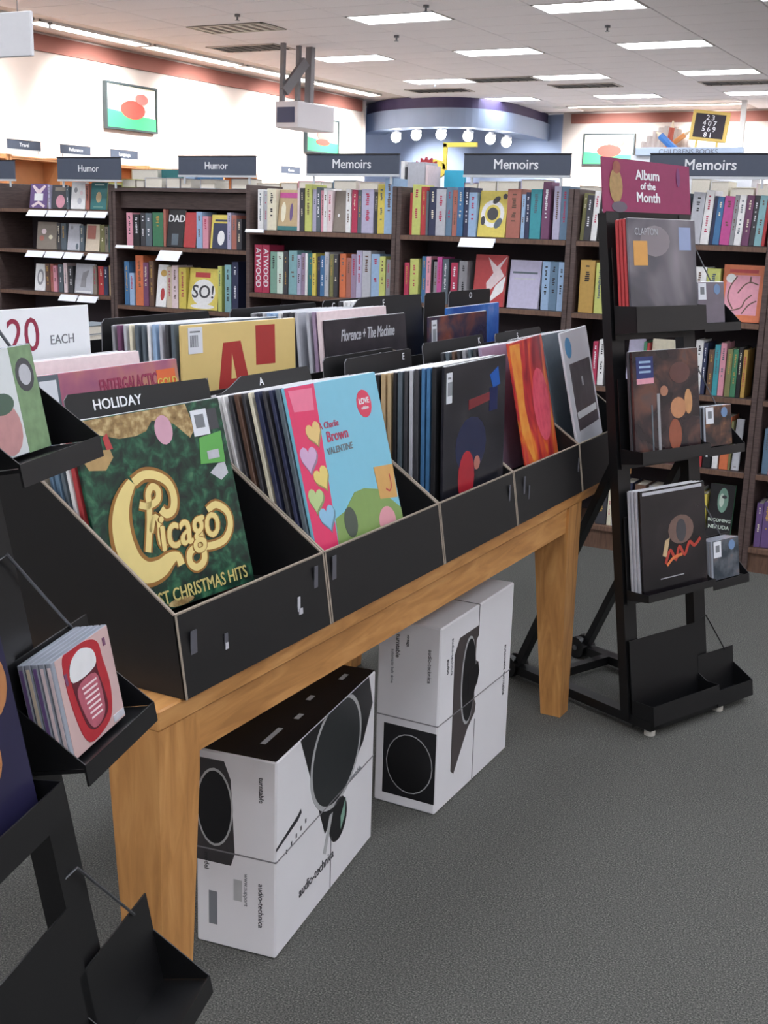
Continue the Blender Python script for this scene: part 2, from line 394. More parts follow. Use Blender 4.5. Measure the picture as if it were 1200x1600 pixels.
for k, (y, tx) in enumerate([(12.55,'Travel'), (13.55,'Reference'), (14.6,'Language'), (19.2, 'Games')]):
    sign('wall_sign', 'small dark section sign on the left wall, %s from the left' % ORD[k], tx, (XW+.45, y, 2.39), .62, .115, R(90), .07, 'small section signs on the left wall')
t = empty('hanging_box', 'white box with a dark screen hanging from ceiling arms', 'hanging sign', (-9.95, 15.0, 2.84), R(0))
MB().cbox(-.09, .30, 0, 1.0, -.0, .36, .01).build('housing', mat('box_white', (214,210,214), .5, .03), t)
MB().box(-.05, .24, -.012, 0, .07, .28).build('screen', mat('screen_dark', (50,58,92), .3), t)
for x_, y_, w2 in ((-.04, .1, .06), (.03, .4, .06), (.10, .6, .10)): MB().beam((x_, y_, .34), (x_+.0, y_+.03, 1.16), w2, w2).build('hanger_arm', mat('grey_arm', (120,118,122), .5), t)
MB().beam((0, .1, .5), (.10, .5, .95), .06, .14).build('cross_brace', mat('grey_arm', (120,118,122), .5), t)
t = empty('hanging_sign', 'blank white hanging sign at the top left corner', 'sign', (-4.25, 4.0, 2.2))
MB().cbox(-.55, .33, 0, .02, 0, .18, .003).build('board', mat('hang_white', (235,236,240), .5, .02), t)
MB().tube([(-.4,.01,.18),(-.4,.01,1.8)], .002, 5).tube([(.25,.01,.18),(.25,.01,1.8)], .002, 5).build('wire', CHROME, t)

# children's area props over the right side
BL = mat('banner_blue', (170,186,208), .6, .04)
t = empty('department_banner', "pale blue children's department header with props above the right bookcases", 'banner', (-6.5, 24.0, 0))
MB().box(-1.1, 1.3, 0, .75, 0, 3.0).build('tower', mat('kids_tower', (214,218,226), .6), t)
MB().cbox(-1.0, 1.1, -.08, 0, 2.98, 3.14, .02).build('header', BL, t)
lettering('CHILDRENS BOOKS', .13, mat('banner_ink', (110,118,134), .6), t, (.05, -.082, 3.055), bold=.002)
MB().beam((1.0, .1, 3.0), (1.0, .1, ZC-.002), .09, .09).build('pole', mat('kids_white', (232,230,226), .6), t)
cb = empty('chalkboard', 'yellow framed chalkboard with white numbers above the header', 'chalkboard', (-6.15, 24.08, 3.26), 0, 0, R(6))
MB().beam((-.2, .03, .0), (-.2, .03, -.235), .04, .03).beam((.2, .03, .0), (.2, .03, -.235), .04, .03).build('stand', mat('chalk_frame', (226,196,110), .5), cb)
MB().cbox(-.36, .36, 0, .05, 0, .56, .015).build('frame', mat('chalk_frame', (226,196,110), .5), cb)
MB().box(-.29, .29, -.006, 0, .06, .5).build('slate', mat('chalk_slate', (56,50,58), .7), cb)
for i, s_ in enumerate(('2 3', '4 0 7', '5 6 9', '8 1')): lettering(s_, .13, WHITE, cb, (0, -.008, .43-.105*i), bold=.003, name='number_row')
for (nm, lb, c, a, b, wd) in (('big_pencil','giant orange pencil prop leaning beside the chalkboard',(216,150,90),(-7.15,24.42,3.06),(-6.55,24.42,3.5),.05),
                     ('big_crayon','giant blue crayon prop lying across the header',(50,110,180),(-6.75,24.11,3.10),(-7.15,24.11,3.44),.07),
                     ('big_brush','giant red paintbrush prop standing upright by the chalkboard',(176,84,66),(-6.95,24.26,3.012),(-6.88,24.26,3.66),.055)):
    a = Vector(a); b = Vector(b); d = (b-a)
    mb = MB().tube([(0,0,0), tuple(d*.8)], wd, 8, 0).tube([tuple(d*.8), tuple(d*.9)], wd*.7, 8, 1).tube([tuple(d*.9), tuple(d)], wd*.35, 8, 1)
    tag(mb.build(nm, [mat(nm+'_c', c, .5), mat('prop_tip', (226,214,190), .6)], None, a), lb, 'prop')
mb = MB(); random.seed(3)
for k in range(9):
    u = k/8; mb.tube([(u*.9-.45, 0, 0), (u*.9-.45+.03, .02, .2+.3*math.sin(u*3))], .09, 8)
tag(mb.build('cloud_prop', mat('cloud_grey', (196,188,184), .8, .1), None, (-7.1, 24.62, 3.09)), 'pale grey rounded prop above the header', 'prop')
t = empty('music_note', 'yellow music note decoration in front of the blue alcove', 'decoration', (-10.4, 21.0, 2.55))
YN = mat('note_yellow', (226,206,90), .5)
MB().prism([(x*.12*2, z*.09*2) for x, z in [(math.cos(k*.52), math.sin(k*.52)) for k in range(12)]], 0, .06).build('note_head', YN, t, (-.05,0,.02))
MB().box(.12, .19, 0, .06, .02, .48).box(.12, .8, 0, .06, .42, .5).build('note_stem', YN, t)
MB().box(-.02,.02,.02,.05,-2.55,-.1).build('stand', CHROME, t)

# ------------------------------------------------------------ bookcases
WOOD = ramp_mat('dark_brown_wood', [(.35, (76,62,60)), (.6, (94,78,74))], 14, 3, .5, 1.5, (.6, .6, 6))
WOODE = ramp_mat('brown_edge_lit_tone', [(.35, (98,74,62)), (.6, (118,90,74))], 14, 3, .5, 1.5, (6, .6, .6))  # lighter copy of the wood, light on the edges painted in
SHADE = mat('shaded_back_panel', (66,58,64), .7, .1, 10)  # darker brown, the shade behind the books is put into the colour
def bookcase(name, label, x0, x1, yf, depth, top, shelves, group, topboard=False, band=None):
    t = empty(name, label, 'bookcase', ((x0+x1)/2, yf, 0), group=group); W = x1-x0; a = W/2
    for s in (-1, 1):
        MB().cbox(min(s*a, s*(a-.026)), max(s*a, s*(a-.026)), 0, depth, 0, top, .003).build('side_panel', WOOD, t)
    MB().box(-a+.026, a-.026, depth-.012, depth, .05, top-.02).build('back_panel', SHADE, t)
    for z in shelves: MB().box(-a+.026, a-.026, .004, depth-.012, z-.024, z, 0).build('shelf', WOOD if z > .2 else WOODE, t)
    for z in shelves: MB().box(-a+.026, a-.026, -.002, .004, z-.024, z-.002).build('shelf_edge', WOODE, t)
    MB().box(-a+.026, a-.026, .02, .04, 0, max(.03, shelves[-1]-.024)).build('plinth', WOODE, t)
    if topboard: MB().box(-a, a, -.01, depth, top, top+.02).build('top_board', WOOD, t)
    if band: MB().box(-a+.026, a-.026, .05, .07, band, top-.005).build('upper_panel', WOOD, t)
    return t
MZ = [1.495, 1.155, .812, .470, .122]
MX = [-3.925, -2.985, -2.032, -1.09, -.15]
bayname = ['left', 'middle', 'right', 'far right']
MYF = 5.58
for k in range(4):
    bookcase('memoirs_bookcase', 'dark brown memoirs bookcase full of books, %s' % ['first bay from the left','second bay from the left','third bay, behind the album rack','fourth bay at the right edge'][k],
             MX[k]+.001, MX[k+1]-.001, MYF, .33, 1.735, MZ, 'memoirs bookcases')
for k, (a, b) in enumerate([(-3.53,-2.975),(-2.612,-2.055),(-1.675,-1.118)]):
    sign('section_sign', 'slate sign reading Memoirs, %s from the left' % ORD[k], 'Memoirs', ((a+b)/2, 5.572, 1.795), b-a, .095, 0, .066, 'Memoirs signs on the bookcases')
# humor units
HB = (-6.22, -5.205); HA = (-5.20, -4.13); HC = (-7.2, -6.225)
bookcase('humor_bookcase', 'brown humor bookcase with a deep top panel, right of the paperback case', HA[0], HA[1], 5.95, .33, 1.70, [1.37, 1.0, .63, .28, .1], 'humor bookcases', True, 1.60)
bookcase('humor_bookcase', 'brown bookcase of small paperbacks with white shelf tags', HB[0], HB[1], 5.95, .33, 1.74, [1.58, 1.32, 1.05, .78, .5, .22, .1], 'humor bookcases')
bookcase('humor_bookcase', 'dark bookcase cut off by the left edge of the photo', HC[0], HC[1], 5.90, .33, 1.74, [1.575, 1.32, 1.05, .78, .5, .22, .1], 'humor bookcases')
sign('section_sign', 'slate sign reading Humor above the humor bookcase with the deep top panel', 'Humor', (-4.42, 5.98, 1.80), .565, .105, 0, .058, 'Humor signs')
sign('section_sign', 'slate sign reading Humor above the paperback bookcase', 'Humor', (-5.36, 5.92, 1.765), .52, .13, 0, .058, 'Humor signs')
sign('section_sign', 'plain slate sign cut off by the left photo edge', ' ', (-6.35, 5.98, 1.765), .6, .115, 0, .058)

# books ------------------------------------------------
def txtblocks(parent, x0, x1, z0, z1, m, y=-.0007, n=3):
    mb = MB(); z = z1
    for k in range(n):
        h = (z1-z0)/n; zz = z1-h*k
        L = h*random.uniform(.35, .85); steps = max(2, int(L/.009))
        for q in range(steps):
            if random.random() < .85: mb.box(x0+random.uniform(0, .3)*(x1-x0), x1-random.uniform(0, .3)*(x1-x0), y, y+.0009, zz-L*(q+.7)/steps, zz-L*q/steps)
    if mb.v: mb.build('spine_print', m, parent)['kind'] = 'stuff'
def spine_book(x0, x1, y, z, h, color, label, group, lean=0, print_=True, depth=.15, word=None):
    w_ = max(.006, x1-x0-.0015); t = empty('book', label, 'book', ((x0+x1)/2, y, z+.0012+w_/2*math.sin(abs(lean))), 0, 0, lean, group)
    m = pal(color); a = w_/2; b = min(.003, w_*.16)
    MB().cbox(-a, a, 0, b*1.3, 0, h, min(.0012, b*.4)).box(-a, -a+b, b, depth, 0, h).box(a-b, a, b, depth, 0, h).build('cover', m, t)
    MB().box(-a+b, a-b, b*1.3, depth-.004, .003, h-.004).build('pages', PAPER, t)
    dark = sum(PAL[color]) < 380
    if word: lettering(word, min(w_*.95, .046), WHITE, t, (0, -.0006, h*.52), (R(90), R(90), 0), bold=.0006, name='spine_print', sx=1.0)
    elif print_ and w_ > .018:
        pm = random.choice([WHITE, pal('cream'), pal('gold')]) if dark else random.choice([INK, pal('slate'), pal('crimson'), pal('brown')])
        txtblocks(t, -a*.34, a*.34, h*.15, h*.9, pm, n=random.choice((1, 2, 2)))
    return t
def face_book(x0, x1, y, z, h, color, label, group, art=None, thick=.02, tilt=R(8)):
    w_ = x1-x0-.003; t = empty('book', label, 'book', ((x0+x1)/2, y, z+.0012+thick*math.sin(tilt)), 0, tilt, 0, group); a = w_/2; m = pal(color)
    MB().box(-a, a, 0, .0025, 0, h).box(-a, a, thick-.0025, thick, 0, h).box(-a, -a+.0025, 0, thick, 0, h).build('cover', m, t)
    MB().box(-a+.0025, a-.004, .0025, thick-.0025, .003, h-.004).build('pages', PAPER, t)
    for it in (art or []):
        k = it[0]
        if k == 'e': shape(t, ell(*it[1]), w_, h, pal(it[2]), it[3] if len(it) > 3 else 1)
        if k == 'r': shape(t, rect(*it[1]), w_, h, pal(it[2]), it[3] if len(it) > 3 else 1)
        if k == 's': stroke(t, it[1], w_, h, it[3], pal(it[2]), 3)
        if k == 't': lettering(it[1], it[4], pal(it[5]), t, ((it[2]-.5)*w_, -.0018, it[3]*h), bold=it[4]*.015)
        if k == 'p': shape(t, it[1], w_, h, pal(it[2]), it[3] if len(it) > 3 else 2)
    return t
def lut(P):
    def f(u):
        for (a, b), (c, d) in zip(P, P[1:]):
            if u <= c or (c, d) == P[-1]: return b+(u-a)*(d-b)/(c-a)
    return f
upx = lut([(385,-3.925),(622,-2.985),(898,-2.032),(1080,-1.455),(1200,-1.09)])
def low(x0, k): return lambda u: x0+(u-930)*k
rowx = [upx, lut([(385,-3.925),(622,-2.975),(890,-2.022),(1137,-1.256),(1200,-1.06)]), low(-1.879,.00284), low(-1.845,.00277), low(-1.8065,.00268)]
shelfword = ['top', 'second', 'third', 'fourth', 'bottom']
BAYS = [(a, b, MYF) for a, b in zip(MX, MX[1:])]+[(a, b, 5.95) for a, b in (HA, HB)]+[(HC[0], HC[1], 5.90)]
def fill(spec, f, z, y, where, group, hdef=.225, depth=.15, lean=None):
    n = 0
    mid = f(sum((q[1]+q[2])/2 for q in spec)/len(spec)); bay = min(BAYS, key=lambda q: (abs(q[2]+.02-y) > .011, abs((q[0]+q[1])/2-mid)))
    lo, hi = bay[0]+.030, bay[1]-.030; slope_ = math.tan(abs(lean or 0))*.24
    for s in spec:
        name, a, b = s[0], s[1], s[2]; h = s[3] if len(s) > 3 and s[3] else hdef; ex = s[4] if len(s) > 4 else None
        x0, x1 = max(lo, f(a)), min(hi-slope_, f(b)); n += 1
        if x1-x0 < .009: n -= 1; continue
        if ex == 'skip': n -= 1; continue
        w_ = x1-x0
        if isinstance(ex, list): lab = 'face-out %s book, %s along the %s' % ((s[5] if len(s) > 5 else name).replace(' book with', ' cover with'), ORD[n-1], where); face_book(x0, x1, y+.004, z, h, name, lab, group, ex)
        else:
            th = 'thick ' if w_ > .05 else ('thin ' if w_ < .028 else '')
            lab = '%s%s book spine, %s along the %s' % (th, name, ORD[n-1], where)
            l2 = lean or 0
            spine_book(x0, x1, y+random.uniform(0, .012), z, h, name, lab, group, l2, word=ex if isinstance(ex, str) else None, depth=depth)
M1 = [('white',401,410,.215),('silver',410,417,.21),('cream',417,432,.22),('tan',433,466,.215,[('r',(.02,1,.8,.93),'magenta'),('r',(0,1,0,.1),'teal'),('e',(.25,.45,.12,.25),'cream'),('e',(.65,.45,.08,.22),'purple')],'tan and magenta'),
 ('blush',466,470),('charcoal',470,477),('lime',478,489,.245),('lilac',489,496,.22),('slate',496,503,.23),('pink',503,508,.215),('white',508,514,.225),('blush',514,522,.215),('taupe',522,542,.215,[('e',(.4,.4,.08,.04),'white')],'plain taupe'),
 ('white',542,550,.225),('crimson',551,560,.22),('slate',560,567,.22),('lilac',567,585,.225),('charcoal',585,590,.21),('yellow',590,601,.25),('sky',601,615,.28)]
fill(M1, rowx[0], MZ[0], MYF+.02, 'top shelf of the first memoirs bookcase', 'books on the top memoirs shelf')
M2 = [('crimson',395,408,.26,'ATWOOD'),('crimson',408,420,.26,'ATWOOD'),('sage',422,433),('mint',433,443),('charcoal',444,451,.23),('aqua',451,465,.235),('lilac',466,472,.215),('mauve',472,478),('white',478,482,.225),('teal',482,490),
 ('yellow',490,496),('navy',497,502,.21),('blue',502,509,.215),('silver',509,516,.235),('olive',518,524),('charcoal',524,531),('orange',532,542,.23),('terracotta',542,550,.21),('mauve',550,558,.23),('lilac',558,567,.25),('silver',568,581,.25),('sky',581,594,.235),('lime',594,603,.225),('grey',603,610,.21)]
fill(M2, rowx[1], MZ[1], MYF+.02, 'second shelf of the first memoirs bookcase', 'books on the second memoirs shelf')
N1 = [('red',640,645,.21),('lime',645,659,.25),('red',659,668,.24),('slate',668,672,.22),('navy',672,684,.24),('silver',684,700,.23),('steel',700,710,.24),('terracotta',710,718,.225),('blue',718,728,.24),('navy',728,737,.24),('sky',737,750,.215),
 ('yellow',751,795,.225,[('e',(.5,.5,.42,.3),'white'),('e',(.5,.5,.28,.2),'yellow',2),('e',(.5,.5,.2,.14),'charcoal',3),('e',(.6,.8,.14,.07,12,.4),'charcoal',3),('e',(.72,.3,.16,.09,12,.6),'slate',3),('e',(.17,.35,.08,.1),'charcoal',3),('e',(.9,.88,.08,.06),'charcoal',3)],'yellow ring'),
 ('terracotta',797,818,.235),('sky',819,825,.21),('navy',825,832,.22),('turquoise',832,849,.235),('plum',850,862,.27),('lilac',866,877,.25),('steel',877,888,.25),('gold',888,897,.24)]
fill(N1, rowx[0], MZ[0], MYF+.02, 'top shelf of the second memoirs bookcase', 'books on the top memoirs shelf')
N2 = [('crimson',632,640,.2),('lime',641,655,.22),('blue',659,667,.235),('pink',667,675,.235),('black',675,678,.22),('grey',678,685,.21),('magenta',685,693,.235),('slate',693,703,.225),('crimson',706,717,.21),('charcoal',717,720,.21),('grey',720,733,.22),
 ('red',741,790,.255,[('p',[(.45,.25),(.95,.6),(.8,.75),(1,.98),(.7,.78),(.4,.95),(.6,.65),(.4,.45)],'blush'),('p',[(.5,.05),(.95,.3),(1,.6),(.7,.4)],'white')],'red and white'),
 ('lilac',795,842,.235,[('r',(.1,.9,.72,.76),'slate'),('r',(.15,.85,.6,.63),'silver')],'pale lilac'),
 ('sky',845,857,.235),('steel',857,869,.235),('sky',869,880,.235),('lime',881,891,.235)]
fill(N2, rowx[1], MZ[1], MYF+.02, 'second shelf of the second memoirs bookcase', 'books on the second memoirs shelf')
fill([('grey',760,775),('teal',775,790),('silver',800,812),('turquoise',815,835),('charcoal',838,850),('steel',852,862),('terracotta',864,874),('brown',876,884)], rowx[2], MZ[2], MYF+.02, 'third shelf of the second memoirs bookcase', 'books on the third memoirs shelf')
O1 = [('olive',906,914,.22),('charcoal',914,924,.21),('white',924,934,.23),('black',935,950,.25,'House'),('navy',955,975),('silver',980,1000),('teal',1004,1022),('brown',1026,1044),('slate',1048,1068),
 ('silver',1072,1090,.23),('white',1090,1103,.24),('navy',1104,1109,.215),('blue',1109,1119,.21),('magenta',1119,1134,.215),('grey',1134,1141,.22),('white',1141,1151,.22),('plum',1151,1162,.22),('charcoal',1162,1170,.22),('aqua',1170,1181,.22),('red',1181,1190,.22)]
fill(O1, rowx[0], MZ[0], MYF+.02, 'top shelf of the third memoirs bookcase', 'books on the top memoirs shelf', lean=R(3))
O2 = [('gold',902,926,.25),('lime',928,942,.24),('navy',946,965),('brown',968,985),('charcoal',990,1008),('plum',1010,1030),('slate',1035,1060),('white',1078,1098,.24),('lime',1098,1118,.235),
 ('orange',1120,1180,.255,[('r',(.1,.9,.12,.82),'pink'),('e',(.2,.76,.12,.08),'white',2),('s',[(.35,.8),(.2,.6),(.18,.4),(.32,.22)],'brown',.006),('s',[(.1,.16),(.5,.24),(.6,.38),(.75,.48)],'brown',.006),('s',[(.4,.5),(.55,.65),(.7,.7),(.88,.66)],'brown',.006),('s',[(.55,.14),(.7,.3),(.88,.38)],'brown',.006),('s',[(.68,.7),(.68,.8)],'brown',.008),('r',(.15,.85,.86,.92),'red',2)],'orange and pink')]
fill(O2, rowx[1], MZ[1], MYF+.02, 'second shelf of the third memoirs bookcase', 'books on the second memoirs shelf')
O3 = [('crimson',925,934,.21),('white',935,946,.22),('charcoal',950,962),('lilac',984,1012,.235,[('r',(.3,.7,.4,.6),'pink')],'pale lilac'),('green',1013,1019),('red',1019,1023,.22),('cream',1024,1066,.24,[('r',(.3,.9,.3,.35),'tan')],'cream'),('teal',1072,1085,.22),
 ('sage',1086,1098,.2),('white',1099,1112,.25),('navy',1112,1119,.24),('brown',1122,1131,.21),('turquoise',1131,1140,.235),('pink',1140,1150,.245),('olive',1152,1161,.22),('green',1161,1170,.22),('black',1170,1177,.23),('gold',1177,1184,.22)]
fill(O3, rowx[2], MZ[2], MYF+.02, 'third shelf of the third memoirs bookcase', 'books on the third memoirs shelf')
O4 = [('brown',930,945,.2),('red',948,958,.2),('charcoal',1030,1042,.2),('crimson',1052,1062,.2),('gold',1090,1098,.2),('terracotta',1098,1106,.2),('red',1106,1119,.21),('black',1120,1134,.21),('white',1136,1146,.23),('orange',1148,1163,.25),('olive',1163,1167,.23),('silver',1168,1181,.24,[('r',(.3,.7,.05,.08),'grey')],'pale silver')]
fill(O4, rowx[3], MZ[3], MYF+.02, 'fourth shelf of the third memoirs bookcase', 'books on the fourth memoirs shelf')
O5 = [('charcoal',924,945,.22),('cream',946,954,.235),('white',954,964,.235),('navy',970,990),('brown',995,1015),('grey',1020,1040),('brown',1060,1075),('red',1100,1104,.22),('white',1104,1114,.235),('yellow',1115,1126,.22),
 ('green',1128,1172,.27,[('r',(0,1,0,1),'black',1),('e',(.55,.72,.22,.22),'sage',2),('e',(.5,.72,.1,.12),'mint',3),('e',(.6,.78,.1,.03),'charcoal',4),('t','BECOMING',.5,.36,.021,'mint'),('t','NERUDA',.5,.24,.025,'mint')],'black and green portrait')]
fill(O5, rowx[4], MZ[4], MYF+.02, 'bottom shelf of the third memoirs bookcase', 'books on the bottom memoirs shelf')
P_ = [('pink',1200,1207,.2),('taupe',1207,1216),('navy',1216,1228),('white',1228,1240)]
for r_ in range(5): fill([(random.choice(('pink','purple','steel','crimson','navy')), a, b, h) for (_, a, b, h) in [(0,1204-2*r_,1214-2*r_,.21),(0,1214-2*r_,1226-2*r_,.22),(0,1227-2*r_,1240-2*r_,.2)]], lambda u: -1.06+(u-1200+2*r_)*.0031, MZ[r_], MYF+.02, shelfword[r_]+' shelf of the fourth memoirs bookcase', 'books in the fourth memoirs bookcase')
fa = lambda u: -5.185+(u-177)*.00486
A1 = [('pink',193,203,.2),('black',203,214,.19),('charcoal',216,224,.2),('slate',224,234,.2),('green',235,252,.205),('terracotta',252,256,.225),('black',257,283,.225,[('t','DAD',.55,.75,.06,'white'),('r',(.3,.7,.05,.35),'slate')],'black DAD'),
 ('red',284,303,.21,[],'plain red'),('sky',305,314,.215),('pink',314,323,.19),('yellow',325,352,.2,[('r',(.12,1,0,.75),'navy'),('e',(.6,.32,.2,.22),'white',2),('r',(.2,.9,.8,.86),'navy',2)],'yellow and navy'),('lilac',352,358,.215),('terracotta',358,366,.2),('charcoal',366,374,.18)]
fill(A1, fa, 1.37, 5.97, 'top shelf of the right humor bookcase', 'humor books')
A2 = [('blue',188,196,.27),('sky',196,204,.2),('orange',205,218,.31),('plum',218,227,.27),('brown',227,235,.28),('white',238,255,.26,[('e',(.6,.3,.2,.15),'red'),('e',(.6,.8,.3,.08),'gold')],'white and red'),('beige',256,265,.25),('blush',265,275,.26),('yellow',276,288,.25),
 ('yellow',289,336,.25,[('e',(.5,.42,.4,.32),'white'),('t','SO!',.5,.42,.11,'charcoal'),('r',(.2,.7,.78,.9),'red',2),('e',(.5,.08,.4,.06),'white',2)],'yellow SO!'),('lime',337,343,.27),('aqua',347,357,.28),('navy',358,368,.3)]
fill(A2, fa, 1.0, 5.97, 'second shelf of the right humor bookcase', 'humor books')
fb = lambda u: -5.59+(u-100)*.00515
B1 = [('navy',4,33,.16,[('r',(.05,.95,.8,.9),'white'),('r',(0,1,0,.65),'brown')],'navy and brown'),('purple',35,65,.155,[('p',[(.1,.9),(.4,.6),(.6,.6),(.9,.9),(.8,.95),(.5,.75),(.2,.95)],'blush'),('r',(.25,.75,.3,.6),'white'),('p',[(.1,.1),(.5,.3),(.9,.1),(.8,.02),(.5,.18),(.2,.02)],'blush')],'purple and white'),('lilac',66,70,.15),('charcoal',72,97,.15,[('e',(.6,.3,.3,.28),'pink'),('r',(.2,.9,.75,.9),'taupe')],'dark pink'),('slate',97,102,.14),
 ('white',104,128,.17,[('e',(.3,.7,.12,.1),'grey'),('e',(.6,.3,.15,.12),'silver'),('e',(.7,.6,.1,.08),'blush')],'white sketch'),('terracotta',128,134,.16),('teal',136,162,.17,[('e',(.5,.45,.17,.2),'tan'),('r',(.2,.8,.88,.93),'mint'),('r',(.2,.8,.08,.11),'sage')],'green'),('lime',167,173,.17)]
fill([s for s in B1 if s[1] > 34], fb, 1.58, 5.97, 'top shelf of the paperback bookcase', 'small humor paperbacks', .15, .12)
fill([('navy',3,32,.16,B1[0][4],'navy and brown')], lambda u: -6.24-(32-u)*.00515, 1.575, 5.92, 'top shelf of the leftmost bookcase', 'small humor paperbacks')
B2 = [('aqua',0,0,0,'skip')][:0]+[('taupe',44,78,.175,[('e',(.35,.65,.12,.1),'blush'),('e',(.7,.45,.1,.08),'cream'),('e',(.25,.4,.12,.1),'terracotta')],'taupe'),('charcoal',79,85,.17),('slate',86,95,.17),('silver',96,117,.17,[('e',(.8,.15,.1,.12),'slate'),('e',(.3,.85,.1,.08),'grey')],'silver grey'),('slate',118,125,.16),('beige',126,149,.17,[('r',(.1,.7,.45,.95),'terracotta')],'beige and red'),('olive',150,158,.17),('taupe',158,164,.16),('teal',164,172,.17)]
fill(B2, fb, 1.32, 5.97, 'second shelf of the paperback bookcase', 'small humor paperbacks', .17, .12)
B3 = [('white',38,57,.175,[('e',(.5,.5,.3,.3),'grey'),('e',(.5,.5,.18,.2),'white',2)],'white oval'),('brown',58,66,.18),('terracotta',66,72,.18),('pink',72,78,.17),('slate',79,87,.18),('blush',88,94,.19),('charcoal',96,104,.17),
 ('silver',106,137,.19,[('p',[(.3,.2),(.6,.2),(.6,.5),(.75,.8),(.4,.7),(.35,.5)],'grey'),('r',(.1,.9,.03,.08),'white')],'silver green'),('taupe',138,144,.18),('red',145,154,.18),('navy',155,162,.18),('tan',163,169,.19)]
fill(B3, fb, 1.05, 5.97, 'third shelf of the paperback bookcase', 'small humor paperbacks', .18, .12)
fill([('silver',2,14,.16),('aqua',14,30,.17)], lambda u: -6.5+u*.0075, 1.32, 5.92, 'second shelf of the leftmost bookcase', 'small humor paperbacks')
fill([('taupe',2,12,.16),('grey',12,30,.17)], lambda u: -6.5+u*.0075, 1.05, 5.92, 'third shelf of the leftmost bookcase', 'small humor paperbacks')
# white shelf tags
TAGM = mat('shelf_tag_white', (240,242,248), .5, .01)
def shelf_tag(x, y, z, W, label, H=.05, ang=R(38)):
    t = empty('shelf_tag', label, 'shelf tag', (x, y, z), group='white shelf tags')
    MB().box(-W/2, W/2, -.003, -.001, -.02, 0).build('clip', TAGM, t)
    o = MB().cbox(-W/2, W/2, 0, .002, -H, 0, .0008).build('card', TAGM, t); o.rotation_euler = (-ang, 0, 0); o.location = (0, -.004, -.0)
n = 0
for z, y, L in ((1.572, 5.945, [(40,72),(73,105),(106,137),(138,171)]), (1.312, 5.945, [(35,66),(67,98),(99,130),(136,170)]), (1.042, 5.945, [(89,119),(120,152)])):
    for i, (a, b) in enumerate(L):
        shelf_tag(fb((a+b)/2), y, z, (b-a-1)*.00515, 'blank white shelf tag, %s from the left below the %s paperback shelf' % (ORD[i], shelfword[n]))
    n += 1
shelf_tag(-6.3, 5.895, 1.568, .13, 'blank white shelf tag on the top shelf at the left photo edge', .02); shelf_tag(-6.32, 5.895, 1.312, .13, 'blank white shelf tag on the second shelf at the left photo edge')
shelf_tag(fa(270), 5.945, 1.35, .17, 'large white shelf tag below the top humor shelf', .075); shelf_tag(fa(195), 5.945, 1.372, .14, 'narrow white shelf tag at the left of the top humor shelf', .02)
shelf_tag(upx(758), 5.575, MZ[0]-.004, .19, 'large white shelf tag below the yellow ring book', .055); shelf_tag(upx(402), 5.575, MZ[0]+.004, .12, 'narrow white shelf tag at the left end of the top memoirs shelf', .02)
# things lying on top of the cases
def flat(name, label, x0, x1, y0, y1, z, h, color, cat='book', group='books lying on top of the bookcases'):
    t = empty(name, label, cat, ((x0+x1)/2, y0, z+.0012), group=group); a = (x1-x0)/2; d = y1-y0; m = pal(color)
    MB().box(-a, a, 0, d, h-.003, h).box(-a, a, 0, d, 0, .003).box(-a, -a+.004, 0, d, 0, h).build('cover', m, t)
    MB().box(-a+.004, a-.003, .003, d-.003, .003, h-.003).build('pages', PAPER, t)
for k in range(3):
    x0, x1 = MX[k], MX[k+1]
    tb = MB().box(x0+.01, x1-.01, 5.915, 6.22, 1.60, 1.71).box(x0+.01, x1-.01, 5.915, 6.22, 0, 1.60)
    tag(tb.build('rear_bookcase', WOOD), 'brown bookcase standing back to back behind the %s memoirs bookcase' % ORD[k], 'bookcase', 'rear bookcases')
for k, (c, a, b, h) in enumerate([('beige',402,440,.045),('tan',441,468,.05),('pink',470,506,.06),('white',507,523,.055),('steel',525,560,.065),('blush',565,592,.06),('purple',730,751,.06),('white',753,780,.07),('white',782,815,.07),('lilac',818,852,.08),('beige',905,928,.05),('white',1072,1100,.09),('white',1101,1128,.08),('cream',1131,1165,.05),('blush',1168,1195,.07)]):
    flat('book', '%s book lying flat on top of the rear bookcases, %s from the left' % (c, ORD[k]), upx(a)*1.065, upx(b)*1.065, 5.95, 6.12, 1.71, h, c)
for k, (c, a, b, h) in enumerate([('lime',178,200,.05),('taupe',201,214,.045),('silver',216,243,.06),('silver',250,271,.06),('grey',272,289,.055),('silver',303,325,.055),('grey',350,375,.06)]):
    flat('book', '%s book lying flat on the humor bookcase, %s from the left' % (c, ORD[k]), fa(a)+.02, fa(b)+.02, 6.0, 6.15, 1.722, h, c)
t = empty('display_book', 'cyan book standing on the rear bookcase left of the middle Memoirs sign', 'book', (-2.93, 6.135, 1.7112))
MB().cbox(-.06, .06, 0, .03, 0, .13, .002).build('cover', mat('cyan', (60,180,214), .5), t); MB().box(-.055, .055, .003, .027, .128, .132).build('pages', PAPER, t)
for k, (c, a, b, h) in enumerate([('white',-3.18,-3.155,.17),('charcoal',-3.152,-3.14,.14),('silver',-3.138,-3.03,.165),('blush',-3.028,-3.01,.15)]):
    spine_book(a, b, 5.98, 1.71, h, c, '%s book standing on the rear case behind the first divider, %s' % (c, ORD[k]), 'books standing on the rear case', print_=False)
mb = MB(); q = [((.075+.012*math.cos(8*k*math.pi/24*2))*math.cos(k*math.pi/24), (.075+.012*math.cos(8*k*math.pi/24*2))*math.sin(k*math.pi/24)) for k in range(48)]
mb.prism(q, 0, .02); mb.box(-.03,.03,0,.02,-.118,-.06)
tag(mb.build('paper_rosette', mat('rosette_red', (178,54,60), .6, .2, 30), None, (-3.13, 6.18, 1.83)), 'red scalloped rosette on top of the rear bookcase', 'rosette')
